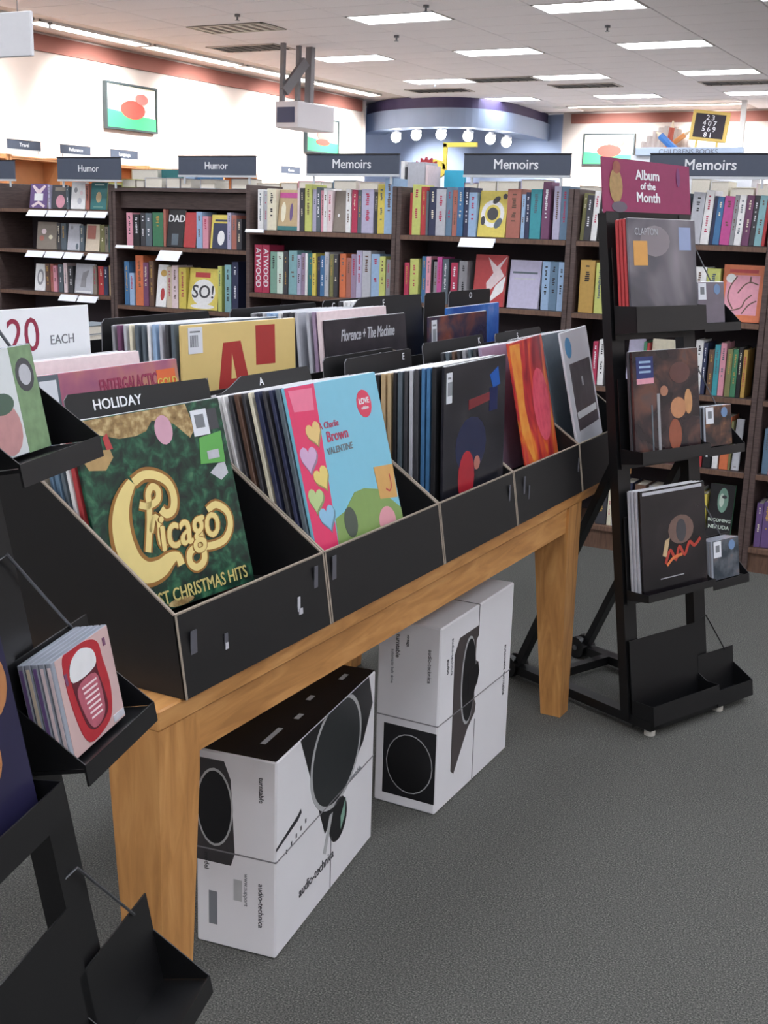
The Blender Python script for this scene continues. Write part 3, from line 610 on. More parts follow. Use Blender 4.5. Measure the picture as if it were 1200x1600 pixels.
flat('box', 'tan box standing behind the Humor signs', -5.42, -5.2, 6.4, 6.6, 1.72, .13, 'tan', 'box', None); 
tag(MB().box(-5.6,-4.2,6.35,6.7,0,1.72).build('rear_bookcase', WOOD), 'brown bookcase standing behind the humor bookcases', 'bookcase')
for k, (c, a, b) in enumerate([('teal',-5.17,-5.0),('sky',-4.99,-4.9),('blue',-4.88,-4.78)]):
    spine_book(a, b, 6.4, 1.72, .13, c, '%s book standing behind the humor bookcase, %s from the left' % (c, ORD[k]), 'books behind the humor case', print_=False)
# ------------------------------------------------------------ table
OAK = ramp_mat('honey_oak', [(.3, (168,118,66)), (.5, (192,138,80)), (.7, (208,156,96))], 6, 4, .42, 1.2, (5, .8, 5))
OAKV = ramp_mat('honey_oak_upright', [(.3, (168,118,66)), (.5, (192,138,80)), (.7, (208,156,96))], 6, 4, .42, 1.2, (5, 5, .8))
TX0, TX1, TY0, TY1 = -2.06, -1.2, 1.456, 4.06
t = empty('display_table', 'long honey oak display table with tapered legs carrying the record bins', 'table', ((TX0+TX1)/2, (TY0+TY1)/2, 0))
ox, oy = (TX0+TX1)/2, (TY0+TY1)/2
MB().cbox(TX0-ox, TX1-ox, TY0-oy, TY1-oy, .712, .75, .003).build('table_top', OAK, t)
for nm, a in (('apron', (TX1-.032-ox, TX1-.010-ox, TY0+.1-oy, 3.45-oy)), ('apron', (TX0+.004-ox, TX0+.028-ox, TY0+.1-oy, 3.45-oy)), ('apron', (TX0+.1-ox, TX1-.1-ox, TY0+.004-oy, TY0+.028-oy)), ('apron', (TX0+.1-ox, TX1-.1-ox, 3.5-oy, 3.524-oy))):
    MB().box(a[0], a[1], a[2], a[3], .63, .712).build(nm, OAK, t)
for cx, sx in ((TX1, -1), (TX0, 1)):
    for cy, sy in ((TY0+.002, 1), (3.55, -1)):
        T, B = .112, .07; mb = MB(); L = []
        for z, s_ in ((0, B), (.60, T), (.712, T)):
            xs = sorted((cx-ox+sx*.002, cx-ox+sx*s_)); ys = sorted((cy-oy, cy-oy+sy*s_))
            L += [(xs[0],ys[0],z),(xs[1],ys[0],z),(xs[1],ys[1],z),(xs[0],ys[1],z)]
        fs = [(3,2,1,0),(8,9,10,11)]
        for l in (0, 4):
            for k in range(4): fs.append((l+k, l+(k+1)%4, l+4+(k+1)%4, l+4+k))
        mb.add(L, fs).build('leg', OAKV, t)

# ------------------------------------------------------------ record bins
BY = [1.518, 2.0, 2.53, 2.992, 3.52, 4.055]
FZ = [.8585, .8616, .8528, .870, .872]          # height of the sloping floor at the front of each front bin
BB = [1.518, 2.157, 2.70, 4.055]
FB = [.935, .9455, .9455]
def fz(x, y):
    if x > -1.63: k = max(i for i in range(5) if y >= BY[i]-.01); return FZ[k]-.2*(-1.213-x)
    k = max(i for i in range(3) if y >= BB[i]-.01); return FB[k]-.08*(-1.634-x)
CARDM = [BLACK, RAWEDGE]
def binbox(y0, y1, xf, xb, zf, zb, z0, fl, label, k, scuffs=()):
    """open cardboard bin; xf front (towards +x), xb back, side walls slope up to the back"""
    t = empty('record_bin', label, 'record bin', (xf, (y0+y1)/2, z0), R(90), group='black cardboard record bins')
    W = y1-y0; a = W/2; D = xf-xb; th = .004
    # local x = world y, local y = back
    lean = .022 if z0 < .8 else 0
    MB().add([(-a+.001,-lean,0),(a-.001,-lean,0),(a-.001,0,zf),(-a+.001,0,zf),(-a+.001,th-lean,0),(a-.001,th-lean,0),(a-.001,th,zf),(-a+.001,th,zf)],
             [(0,1,2,3),(7,6,5,4),(0,4,5,1),(1,5,6,2),(3,0,4,7)][:4]+[(0,3,7,4)]).add([(-a+.001,-.0006,zf),(a-.001,-.0006,zf),(a-.001,th+.0004,zf),(-a+.001,th+.0004,zf),(-a+.001,-.0006,zf+.003),(a-.001,-.0006,zf+.003),(a-.001,th+.0004,zf+.003),(-a+.001,th+.0004,zf+.003)],
             [(0,1,5,4),(1,2,6,5),(2,3,7,6),(3,0,4,7),(4,5,6,7)], 1).build('front_lip', CARDM, t)
    for s in (-1, 1):
        x0_, x1_ = (-a+.001, -a+.001+th) if s < 0 else (a-.001-th, a-.001)
        P = [(0-lean+.002, 0), (D, 0), (D, zb), (D*.985, zb), (.002, zf)]
        mb = MB(); n_ = len(P)
        mb.add([(x0_, p[0], p[1]) for p in P]+[(x1_, p[0], p[1]) for p in P], [tuple(range(n_))[::-1], tuple(range(n_, 2*n_))]+[(i, (i+1)%n_, n_+(i+1)%n_, n_+i) for i in range(n_)])
        for i in range(len(mb.m)): 
            if i-2 in (3, 4): mb.m[i] = 1
        # raised raw edge strip so the cut card shows from both sides
        A, B = Vector((0, .002, zf+.0015)), Vector((0, D*.985, zb+.0015)); xm = (x0_+x1_)/2
        mb.beam((xm, A.y, A.z), (xm, B.y, B.z), th+.0014, .003, 1)
        mb.beam((xm, -lean-.0006, 0), (xm, -.0006, zf), th+.001, .001, 1)
        mb.build('side_wall', CARDM, t)
    MB().box(-a+.006, a-.006, D-th, D, 0, zb).build('back_wall', BLACK, t)
    sl = .2 if xf > -1.5 else .08; f0 = fl-z0-.0012-sl*.006; f1 = f0-sl*(D-.011)
    MB().add([(-a+.006,.006,f0-.004),(a-.006,.006,f0-.004),(a-.006,D-.005,f1-.004),(-a+.006,D-.005,f1-.004),(-a+.006,.006,f0),(a-.006,.006,f0),(a-.006,D-.005,f1),(-a+.006,D-.005,f1)], [(0,3,2,1),(4,5,6,7),(0,1,5,4),(1,2,6,5),(2,3,7,6),(3,0,4,7)]).build('floor_board', BLACK, t)
    for (u, v, w_, h_, s_) in scuffs:
        MB().prism([(u-w_/2, v-h_/2), (u+w_/2*.8, v-h_/2), (u+w_/2*.6, v+h_/2), (u-w_/2, v+h_/2)], -lean*(1-v/zf)-.0022, -lean*(1-v/zf)-.0004).build('torn_scuff', mat('scuff_grey', (90,90,98), .8) if s_ else mat('scuff_white', (200,200,208), .8), t)
    return t
SC1 = [[(-.20,.085,.02,.055,1),(-.11,.07,.012,.022,1),(-.11,.058,.010,.012,0),(.13,.07,.010,.03,0),(.135,.055,.014,.012,0),(.2,.1,.016,.06,1)], [(-.235,.1,.018,.07,1)], [(.19,.09,.012,.06,1)], [(-.2,.09,.012,.07,1),(-.17,.07,.008,.05,1),(.24,.08,.01,.06,1)], []]
names = ['nearest record bin, holding the green holiday record', 'second record bin from the near end, front row', 'third record bin from the near end, front row', 'fourth record bin from the near end, front row', 'farthest record bin of the front row']
for k in range(5):
    binbox(BY[k], BY[k+1]-.002, -1.213, -1.628, .146, .42, .7505, FZ[k], 'black cardboard %s' % names[k], k, SC1[k])
tag(MB().box(-2.05, -1.632, 1.52, 4.05, .751, .879).build('riser', BLACK), 'long black riser block under the back row of record bins', 'riser')
for k in range(3):
    binbox(BB[k], BB[k+1]-.002, -1.634, -2.05, .12, .37, .8803, FB[k], 'black cardboard record bin, back row, %s' % ['nearest', 'second from the near end', 'widest and farthest'][k], k)

# records ------------------------------------------------
SZ = .370
def record(x, y, z, yaw, tilt, m, label, group, th=.006, roll=0, w_=SZ, h=SZ, name='record_sleeve'):
    if z is None: z = fz(x, y)+th*math.sin(tilt)+(.2 if x > -1.63 else .08)*abs(math.cos(yaw))*w_/2+abs(math.sin(roll))*w_/2+.0012
    t = empty(name, label, 'record', (x, y, z), yaw, tilt, roll, group)
    MB().cbox(-w_/2, w_/2, 0, th, 0, h, min(.0012, th*.3)).build('sleeve', m, t)
    MB().box(-w_/2+.004, w_/2-.004, th*.3, th*.7, h-.002, h+.0012).build('inner_sleeve', WHITE, t)
    return t
def price(t, u, v, w_=.036, h=.05, W=SZ, H=SZ):
    MB().box(u*W-W/2, u*W-W/2+w_, -.0018, -.0001, v*H-h, v*H).build('price_sticker', STICK, t)
    mb = MB()
    for k in range(8): mb.box(u*W-W/2+.005+k*.0033, u*W-W/2+.0065+k*.0033, -.0023, -.0018, v*H-h*.75, v*H-h*.3)
    mb.box(u*W-W/2+.005, u*W-W/2+w_-.008, -.0023, -.0018, v*H-h*.2, v*H-h*.14)
    mb.build('barcode', GREYINK, t)
def stack(cols, xf, dx, y0, z, yaw, tilt, where, group, th=.0085, h=None):
    for i, c in enumerate(cols):
        wv = Vector((math.cos(yaw), math.sin(yaw))); cx = xf-dx*i
        p = Vector((cx, y0))+wv*SZ/2
        if c is None: continue
        record(p.x, p.y, None, yaw+random.uniform(-.004, .004), tilt+random.uniform(-.003, .003), pal(c, .35), '%s record sleeve, %s behind the front one in the %s' % (c, ORD[i], where), group, th if i % 3 else th*1.25, 0, SZ, h or SZ)
TI = R(14.5)
# front row, bin 1
holly = ramp_mat('holly_print', [(.34, (10,26,22)), (.48, (16,54,40)), (.58, (30,84,60)), (.72, (70,120,86))], 38, 5, .35, .6)
goldp = ramp_mat('gold_tinsel_print', [(.3, (110,84,44)), (.5, (158,130,84)), (.65, (200,178,130))], 60, 4, .4)
GOLD = mat('logo_gold', (232,212,140), .35, .06, 30); GOLDD = mat('logo_gold_outline', (150,104,44), .4, .1, 40)
W, H = .366, .370
ch = record(-1.332, 1.712, None, R(82.5), TI, holly, 'green Christmas record with gold script lettering leaning in the nearest bin', None, .008, -.02, W, H)
shape(ch, [(0,.995),(.085,.954),(.15,.918),(.271,.882),(.379,.88),(.452,.895),(.5,.94),(.535,.935),(.643,.907),(.739,.82),(.78,.86),(.75,.995)], W, H, goldp)
shape(ch, ell(.568,.885,.06,.075), W, H, mat('bulb_pink', (206,160,178), .35, .12, 30), 2, 'printed_bulb')
shape(ch, [(.02,.82),(.06,.85),(.2,.84),(.21,.80),(.15,.745),(.05,.76)], W, H, mat('horn_gold', (176,146,96), .4, .2, 60), 2)
shape(ch, [(.17,.9),(.2,.92),(.22,.84),(.18,.84)], W, H, pal('red'), 2)
shape(ch, [(.83,.62),(.9,.66),(.95,.66),(.96,.6),(.9,.57),(.86,.6)], W, H, pal('silver'), 2)
for lv, m_, ex in ((3, GOLDD, .012), (4, GOLD, 0)):
    stroke(ch, [(.29,.665),(.225,.60),(.185,.53),(.165,.45),(.168,.36),(.20,.27),(.27,.215),(.36,.215),(.43,.245),(.485,.25),(.50,.20)], W, H, .030+ex, m_, lv, 'logo_c', taper=lambda s: .55+.9*math.sin(min(1, s*1.15)*math.pi)**.8)
    stroke(ch, [(.30,.66),(.373,.685),(.457,.668),(.523,.619),(.542,.55),(.52,.485),(.47,.47),(.44,.50)], W, H, .016+ex, m_, lv, 'logo_arc')
    stroke(ch, [(.308,.548),(.36,.531),(.43,.549),(.446,.596),(.413,.62),(.378,.59),(.37,.54),(.352,.46),(.325,.38),(.30,.31)], W, H, .013+ex*.7, m_, lv, 'logo_h')
    stroke(ch, [(.345,.40),(.385,.47),(.41,.44),(.395,.36),(.405,.32),(.43,.33)], W, H, .011+ex*.7, m_, lv, 'logo_h_arch')
    stroke(ch, [(.753,.433),(.82,.452),(.891,.402),(.895,.325),(.834,.262),(.734,.25),(.64,.265),(.575,.25),(.56,.20),(.60,.165),(.66,.19),(.672,.26),(.668,.34)], W, H, .014+ex*.7, m_, lv, 'logo_swoosh')
    lettering('icago', .098, m_, ch, ((.60-.5)*W, -.0006-.0003*lv-(0 if lv == 3 else .0002), .375*H), bold=.0045 if lv == 3 else .0018, shear=.15, name='logo_letters', sx=.78, depth=.0002)
lettering('BEST CHRISTMAS HITS', .035, mat('text_gold', (206,190,120), .4), ch, (.032, -.0012, .062*H), bold=.0005, sx=.76)
shape(ch, ell(.45,.024,.09,.02), W, H, goldp, 2)
MB().box(.326*W-.02, .326*W+.022, -.0016, 0, .82*H, .955*H).build('price_sticker', STICK, ch)
MB().box(.326*W-.012, .326*W+.012, -.002, -.0016, .86*H, .93*H).build('barcode', GREYINK, ch)
shape(ch, [(.80,.81),(.965,.825),(.955,.66),(.775,.675)], W, H, mat('green_sticker', (96,170,84), .45, .05), 3, 'green_sticker')
shape(ch, rect(.835,.92,.69,.735), W, H, pal('silver'), 5, 'barcode')
shape(ch, rect(.88,.96,.84,.95), W, H, pal('charcoal'), 3, 'hype_label')
stack(['red','white','slate','steel','steel',None,'beige','brown','cream','navy','cream','black'], -1.371, .0138, 1.527, .836, R(82.5), TI, 'nearest bin', 'records in the nearest bin')
# divider cards
def divider(x, y0, y1, z, top, txt, label, lt=.05, rt=.01, shoulder=.045, tx=.5, ts=.03, tilt=R(10), yaw=R(90)):
    z = fz(x, (y0+y1)/2)+.003*math.sin(tilt)+.2*abs(math.cos(yaw))*(y1-y0)/2+.0012
    t = empty('divider_card', label, 'divider card', (x, (y0+y1)/2, z), yaw, tilt, group='black divider cards'); a = (y1-y0)/2; h = (top-z)/math.cos(tilt)
    P = [(-a, 0), (a, 0), (a, h-shoulder)] + ([(a-rt*.3, h-.006), (a-rt, h)] if rt else [(a, h)])
    P += [(-a+lt+.012, h), (-a+lt, h-.004), (-a+lt*.6, h-shoulder*.62), (-a+lt*.25, h-shoulder*.95), (-a, h-shoulder)] if lt > .02 else [(-a+.01, h), (-a, h-.01)]
    MB().prism(P, 0, .003, 0, 1).build('card', [BLACK, mat('card_grey_edge', (110,110,116), .7)], t)
    if txt: lettering(txt, ts, WHITE, t, (-a+tx*2*a, -.0006, h-(.026 if len(txt) > 2 else .019)), bold=ts*.014)
    return t
divider(-1.4095, 1.60, 1.970, .80, 1.231, 'HOLIDAY', 'black divider card reading HOLIDAY behind the green Christmas record', 0, .005, 0, .33, .028, TI, R(82.5))
divider(-1.4085, 2.035, 2.40, .80, 1.218, 'A', 'black divider card with a sloping shoulder and the letter A', .085, .01, .03, .45, .024, TI, R(89))
divider(-1.535, 2.56, 2.93, .80, 1.218, 'D', 'black divider card with the letter D in the third front bin', .012, .01, .02, .80, .026, R(4))
divider(-1.502, 2.61, 2.975, .80, 1.214, 'E', 'black divider card with the letter E at the right of the third front bin', .012, .01, .02, .86, .026, R(4))
divider(-1.474, 3.04, 3.46, .80, 1.222, 'K', 'black divider card with the letter K in the fourth front bin', .012, .01, .02, .92, .026, R(8))
divider(-1.460, 3.58, 3.98, .80, 1.214, 'S', 'black divider card with the letter S in the farthest front bin', .012, .01, .02, .46, .026, R(12))
# bin 2 : pink and blue record
br = record(-1.229, 2.198, None, R(89), TI, mat('sky_cover', (124,192,216), .35, .03), 'pink and sky blue record with candy hearts leaning in the second front bin', None, .008, 0, W, H)
shape(br, [(0.002,.998),(.30,.998),(.22,.002),(.002,.002)], W, H, mat('hot_pink', (222,54,104), .35, .05), 1)
shape(br, [(.03,.98),(.27,.975),(.25,.85),(.05,.86)], W, H, mat('soft_pink', (232,120,152), .35, .08), 2)
def heart(u, v, s, t_):
    P = []
    for k in range(20):
        a = k*2*math.pi/20; x_ = .8*math.sin(a)**3; y_ = (13*math.cos(a)-5*math.cos(2*a)-2*math.cos(3*a)-math.cos(4*a))/17
        P.append((u+s*(x_*math.cos(t_)-y_*math.sin(t_)), v+s*.85*(x_*math.sin(t_)+y_*math.cos(t_))))
    return P
for u, v, s, c, a in ((.2,.727,.1,(226,196,128),.2), (.1,.596,.11,(206,170,206),-.1), (.19,.473,.1,(226,206,120),.3), (.09,.364,.1,(180,204,140),-.2), (.17,.249,.105,(140,190,220),.1)):
    shape(br, heart(u+.008, v-.012, s, a), W, H, mat('heart_rim_%d' % c[2], tuple(int(q*.72) for q in c), .4), 3, 'printed_heart'); shape(br, heart(u, v, s*.94, a), W, H, mat('heart_%d' % c[2], c, .4, .05), 4, 'printed_heart')
shape(br, ell(.80,.825,.085,.085), W, H, mat('round_red', (216,60,92), .4), 2, 'round_sticker'); lettering('LOVE', .018, WHITE, br, (.3*W, -.0014, .84*H), bold=.0006); lettering('edition', .011, WHITE, br, (.3*W, -.0014, .80*H), bold=.0002)
lettering('A Charlie', .020, pal('crimson'), br, (-.13*W, -.0008, .75*H), bold=.0002); lettering('Brown', .032, pal('crimson'), br, (-.06*W, -.0008, .68*H), bold=.0006); lettering('VALENTINE', .020, GREYINK, br, (-.06*W, -.0008, .60*H), bold=.0004)
shape(br, [(.222,.002),(.25,.22),(.362,.243),(.5,.33),(.614,.335),(.782,.30),(.998,.147),(.998,.002)], W, H, mat('hill_green', (128,158,88), .4, .08), 2, 'printed_hill')
shape(br, [(.766,.438),(.995,.423),(.981,.216),(.774,.24)], W, H, mat('mail_tan', (206,160,92), .4), 3, 'printed_panel'); stroke(br, [(.86,.29),(.9,.27),(.93,.3),(.93,.37)], W, H, .004, pal('red'), 4)
shape(br, ell(.81,.097,.1,.09), W, H, mat('round_pink', (214,150,160), .4), 4, 'printed_spot'); shape(br, ell(.40,.17,.07,.09), W, H, mat('bush_dark', (74,84,74), .4), 4, 'printed_bush')
lettering('records', .014, WHITE, br, (-.38*W, -.0016, .06*H), bold=.0003)
stack(['slate','navy','charcoal','navy','cream','charcoal','brown','charcoal','white','white',None,'charcoal','terracotta','grey','brown','charcoal','mauve'], -1.243, .0170, 2.012, .857, R(89), TI, 'second front bin', 'records in the second front bin')
# bin 3 : dark record upright in plastic
DK = ramp_mat('dark_smoky_print', [(.3, (20,20,26)), (.5, (34,34,42)), (.7, (58,56,60))], 9, 4, .25)
dk = record(-1.238, 2.791, None, R(90), R(1.5), DK, 'dark record with a red figure patch and blue mark, upright in the third front bin', None, .008, 0, .378, .368)
price(dk, .03, .95, .03, .075, .378)
shape(dk, ell(.43,.42,.25,.2), .378, .368, mat('deep_navy', (34,40,72), .3, .2, 20), 1, 'printed_patch')
shape(dk, ell(.36,.2,.13,.19), .378, .368, mat('patch_red', (170,36,50), .35, .15, 30), 2, 'printed_patch'); shape(dk, ell(.53,.28,.05,.05), .378, .368, pal('terracotta'), 3, 'printed_patch')
shape(dk, [(.38,.74),(.72,.76),(.72,.70),(.38,.67)], .378, .368, mat('dim_red', (122,40,46), .35), 2, 'printed_patch'); shape(dk, [(.72,.88),(.86,.93),(.9,.80),(.78,.78)], .378, .368, mat('vivid_blue', (20,90,180), .3), 2, 'printed_patch'); shape(dk, rect(.72,.86,.62,.79), .378, .368, mat('ink_blue', (16,30,80), .3), 2, 'printed_patch')
stack(['black','blue','blue','charcoal','silver','charcoal','slate','black','tan','tan','black','charcoal','silver','silver'], -1.262, .0155, 2.604, .843, R(90), R(1.5), 'third front bin', 'records in the third front bin', .0095)
# bin 4
tr = record(-1.247, 3.31, None, R(97), R(12), ramp_mat('orange_red_print', [(.3, (120,20,34)), (.48, (196,54,56)), (.58, (214,96,46)), (.7, (230,150,60))], 10, 3, .3, 1.5, (1,1,.4)), 'orange and red swirl record leaning at an angle in the fourth front bin', None, .007)
shape(tr, [(.02,.98),(.02,.3),(.25,.02),(.3,.02),(.2,.5),(.3,.98)], SZ, SZ, ramp_mat('orange_print', [(.3,(214,110,40)), (.6,(232,160,70))], 20, 3, .3), 1, 'printed_patch')
shape(tr, ell(.7,.45,.25,.3), SZ, SZ, ramp_mat('pink_print', [(.3,(200,50,80)), (.6,(224,90,110))], 30, 3, .3), 1, 'printed_patch')
stack(['mauve','charcoal','slate','grey','charcoal','brown','slate','charcoal'], -1.318, .017, 3.09, .864, R(90), R(8), 'fourth front bin', 'records in the fourth front bin')
# bin 5
wh = record(-1.250, 3.745, None, R(97), R(13), mat('white_cover', (216,218,226), .35, .02), 'white record with a dark picture panel and blue dot in the farthest front bin', None, .008)
shape(wh, [(.14,.72),(.93,.72),(.93,.14),(.14,.14)], SZ, SZ, ramp_mat('dark_photo_print', [(.3,(60,60,68)), (.7,(96,94,100))], 14, 3, .3), 1, 'printed_panel'); shape(wh, rect(.16,.9,.24,.30), SZ, SZ, WHITE, 2, 'printed_band')
shape(wh, ell(.2,.86,.11,.09), SZ, SZ, mat('dot_blue', (70,150,200), .4), 2, 'round_sticker'); shape(wh, rect(.5,.56,.5,.58), SZ, SZ, pal('silver'), 2, 'printed_mark')
stack(['slate','charcoal','grey','navy','brown','silver','charcoal','grey'], -1.315, .016, 3.62, .856, R(92), R(12), 'farthest front bin', 'records in the farthest front bin')
# back row, bin 1: magenta titled record
hk = record(-1.646, 1.910, None, R(89), R(9), ramp_mat('purple_pink_print', [(.3,(150,84,120)), (.5,(176,104,122)), (.7,(190,140,110))], 10, 3, .35), 'purple and pink record titled in large letters behind the HOLIDAY card', None, .007, 0, .45, .31)
lettering('ENTERGALACTIC', .040, mat('title_crimson', (150,50,84), .45), hk, (.06, -.0008, .270), sx=.58, bold=.001); shape(hk, rect(.2,.85,.72,.78), .43, .312, pal('tan'), 1, 'printed_band')
shape(hk, rect(0.005,.17,.5,.99), .43, .312, pal('slate'), 1, 'printed_band'); MB().box(-.195, -.150, -.0016, 0, .232, .298).build('price_sticker', STICK, hk)
shape(hk, rect(.85,.995,.74,.93), .43, .312, mat('sticker_orange', (224,110,60), .4), 2, 'hype_sticker'); shape(hk, rect(.85,.995,.66,.78), .43, .312, pal('magenta'), 3, 'hype_sticker'); lettering('GOLD', .024, pal('yellow'), hk, (.182, -.002, .262), bold=.0004)
stack(['blush','mauve','white','charcoal'], -1.672, .018, 1.66, .912, R(88), R(9), 'nearest back row bin', 'records in the nearest back row bin', h=.335)
# sign card 20 EACH
sc = empty('price_sign', 'white price sign reading 20 EACH in red and grey at the left edge', 'sign', (-1.80, 1.80, 1.10), R(90), R(3))
MB().cbox(-.24, .19, 0, .004, -.165, .262, .001).build('card', mat('sign_white', (242,246,250), .45, .01), sc)
lettering('20', .098, mat('sign_red', (150,40,70), .5), sc, (-.005, -.0006, .205), sx=.95); lettering('EACH', .028, GREYINK, sc, (.105, -.0006, .193)); lettering('$', .09, mat('sign_red', (150,40,70), .5), sc, (-.12, -.0006, .20)); MB().box(-.06, .06, -.0006, 0, .142, .144).build('rule_line', GREYINK, sc)
# back row bin 2: cream record with red letter
yl = record(-1.668, 2.368, None, R(82), R(2), mat('cream_yellow_cover', (222,196,128), .4, .03), 'cream yellow record with big red letter shapes behind the A card', None, .007, 0, .395, .366)
RL = mat('brick_red_print', (170,50,48), .45, .08)
shape(yl, [(.343,.851),(.492,.856),(.60,.45),(.50,.45),(.47,.55),(.40,.55),(.385,.45),(.28,.45)], .40, .375, RL, 1, 'printed_letter'); shape(yl, [(.415,.78),(.45,.62),(.405,.62)], .40, .375, mat('cream_yellow_cover', (222,196,128), .4, .03), 2, 'printed_letter')
shape(yl, rect(.626,.80,.69,.945), .40, .375, RL, 1, 'printed_panel'); shape(yl, rect(.02,.3,.40,.47), .40, .375, RL, 1, 'printed_bar'); price(yl, .06, .96, .045, .06, .40, .375)
stack(['slate','charcoal','silver','sky','white','slate','slate','cream','silver','plum','grey'], -1.709, .0175, 2.172, .94, R(84), R(3), 'second back row bin', 'records in the second back row bin')
# back row bin 3
fl = record(-1.66, 3.01, None, R(88), R(6), ramp_mat('dark_wood_print', [(.3,(34,32,38)), (.6,(56,52,58))], 12, 3, .3), 'dark record with pale script title in front of the F card', None, .008, 0, .44, .345)
lettering('Florence + The Machine', .045, pal('silver'), fl, (.0, -.0008, .298), sx=.66, shear=.35, bold=.0008)
shape(fl, [(.2,.5),(.35,.72),(.4,.7),(.3,.5)], .44, .345, pal('olive'), 1, 'printed_leaf'); shape(fl, ell(.75,.66,.12,.05), .44, .345, pal('taupe'), 1, 'printed_patch'); shape(fl, ell(.48,.62,.06,.04), .44, .345, pal('grey'), 1, 'printed_patch')
stack(['blush','mauve','silver',None,'silver','charcoal','charcoal','white','sky','sky','silver','charcoal','grey'], -1.676, .0180, 2.785, .945, R(90), R(6), 'third back row bin', 'records in the third back row bin', .010)
divider(-1.732, 2.99, 3.50, .945, 1.332, 'F', 'black divider card with the letter F in the back row', .10, .01, .045, .50, .028, R(6))
divider(-1.945, 2.18, 2.60, .945, 1.312, '', 'blank black divider card behind the cream yellow record', .012, .01, .02, .5, .03, R(0))
divider(-1.965, 2.72, 3.17, .945, 1.308, '', 'blank black divider card at the back of the third back row bin', .012, .01, .02, .75, .03, R(0))
divider(-1.96, 3.20, 3.72, .945, 1.312, 'C', 'black divider card with the letter C at the back of the back row', .012, .01, .02, .12, .026, R(0))
divider(-1.94, 3.86, 4.03, .945, 1.312, '', 'narrow black divider card at the far end of the back row', .012, .01, .02, .5, .03, R(0))
divider(-1.768, 3.70, 4.045, .945, 1.332, 'O', 'black divider card with the letter O at the far end of the back row', .012, .01, .02, .50, .028, R(0))
bk_ = record(-1.645, 3.56, None, R(90), R(3), ramp_mat('blue_brown_print', [(.35,(40,44,78)), (.5,(70,60,76)), (.65,(132,78,66)), (.8,(90,110,150))], 7, 4, .2, .5), 'glossy dark blue and brown record in the fourth back row bin', None, .008, 0, .44, .325)
price(bk_, .04, .97, .035, .09, .44, .325)
bl = record(-1.69, 3.765, None, R(91), R(2), ramp_mat('bright_blue_print', [(.35,(34,74,160)), (.6,(60,120,200)), (.75,(120,150,210))], 8, 4, .2), 'bright blue record standing behind the dark blue and brown one', None, .010, 0, .44, .345)
stack(['silver','steel','charcoal','white','white','white','charcoal'], -1.785, .015, 3.20, .962, R(90), R(3), 'fourth back row bin', 'records in the fourth back row bin', h=.385)
# low table of stacked books behind
t = empty('book_table', 'grey low table behind the record display with book stacks', 'table', (-4.3, 4.6, 0))
MB().cbox(-1.0, .7, -.4, .35, .80, .84, .004).build('table_top', mat('grey_table', (96,92,94), .5), t)
for sx in (-.95, .6):
    for sy in (-.36, .26): MB().cbox(sx, sx+.06, sy, sy+.06, 0, .80, .004).build('leg', mat('grey_table', (96,92,94), .5), t)
for s_, (x, y) in enumerate([(-4.9, 4.35), (-4.55, 4.4), (-4.15, 4.35), (-3.85, 4.45)]):
    z = .84
    for k, c in enumerate(random.sample(['white','silver','olive','charcoal','cream','slate','brown','lime'], 5)):
        h = random.uniform(.022, .045); flat('book', '%s book, %s from the bottom of the %s stack behind the record display' % (c, ORD[k], ORD[s_]), x, x+.17, y, y+.23, z, h, c, 'book', 'stacked books on the low table'); z += h+.001

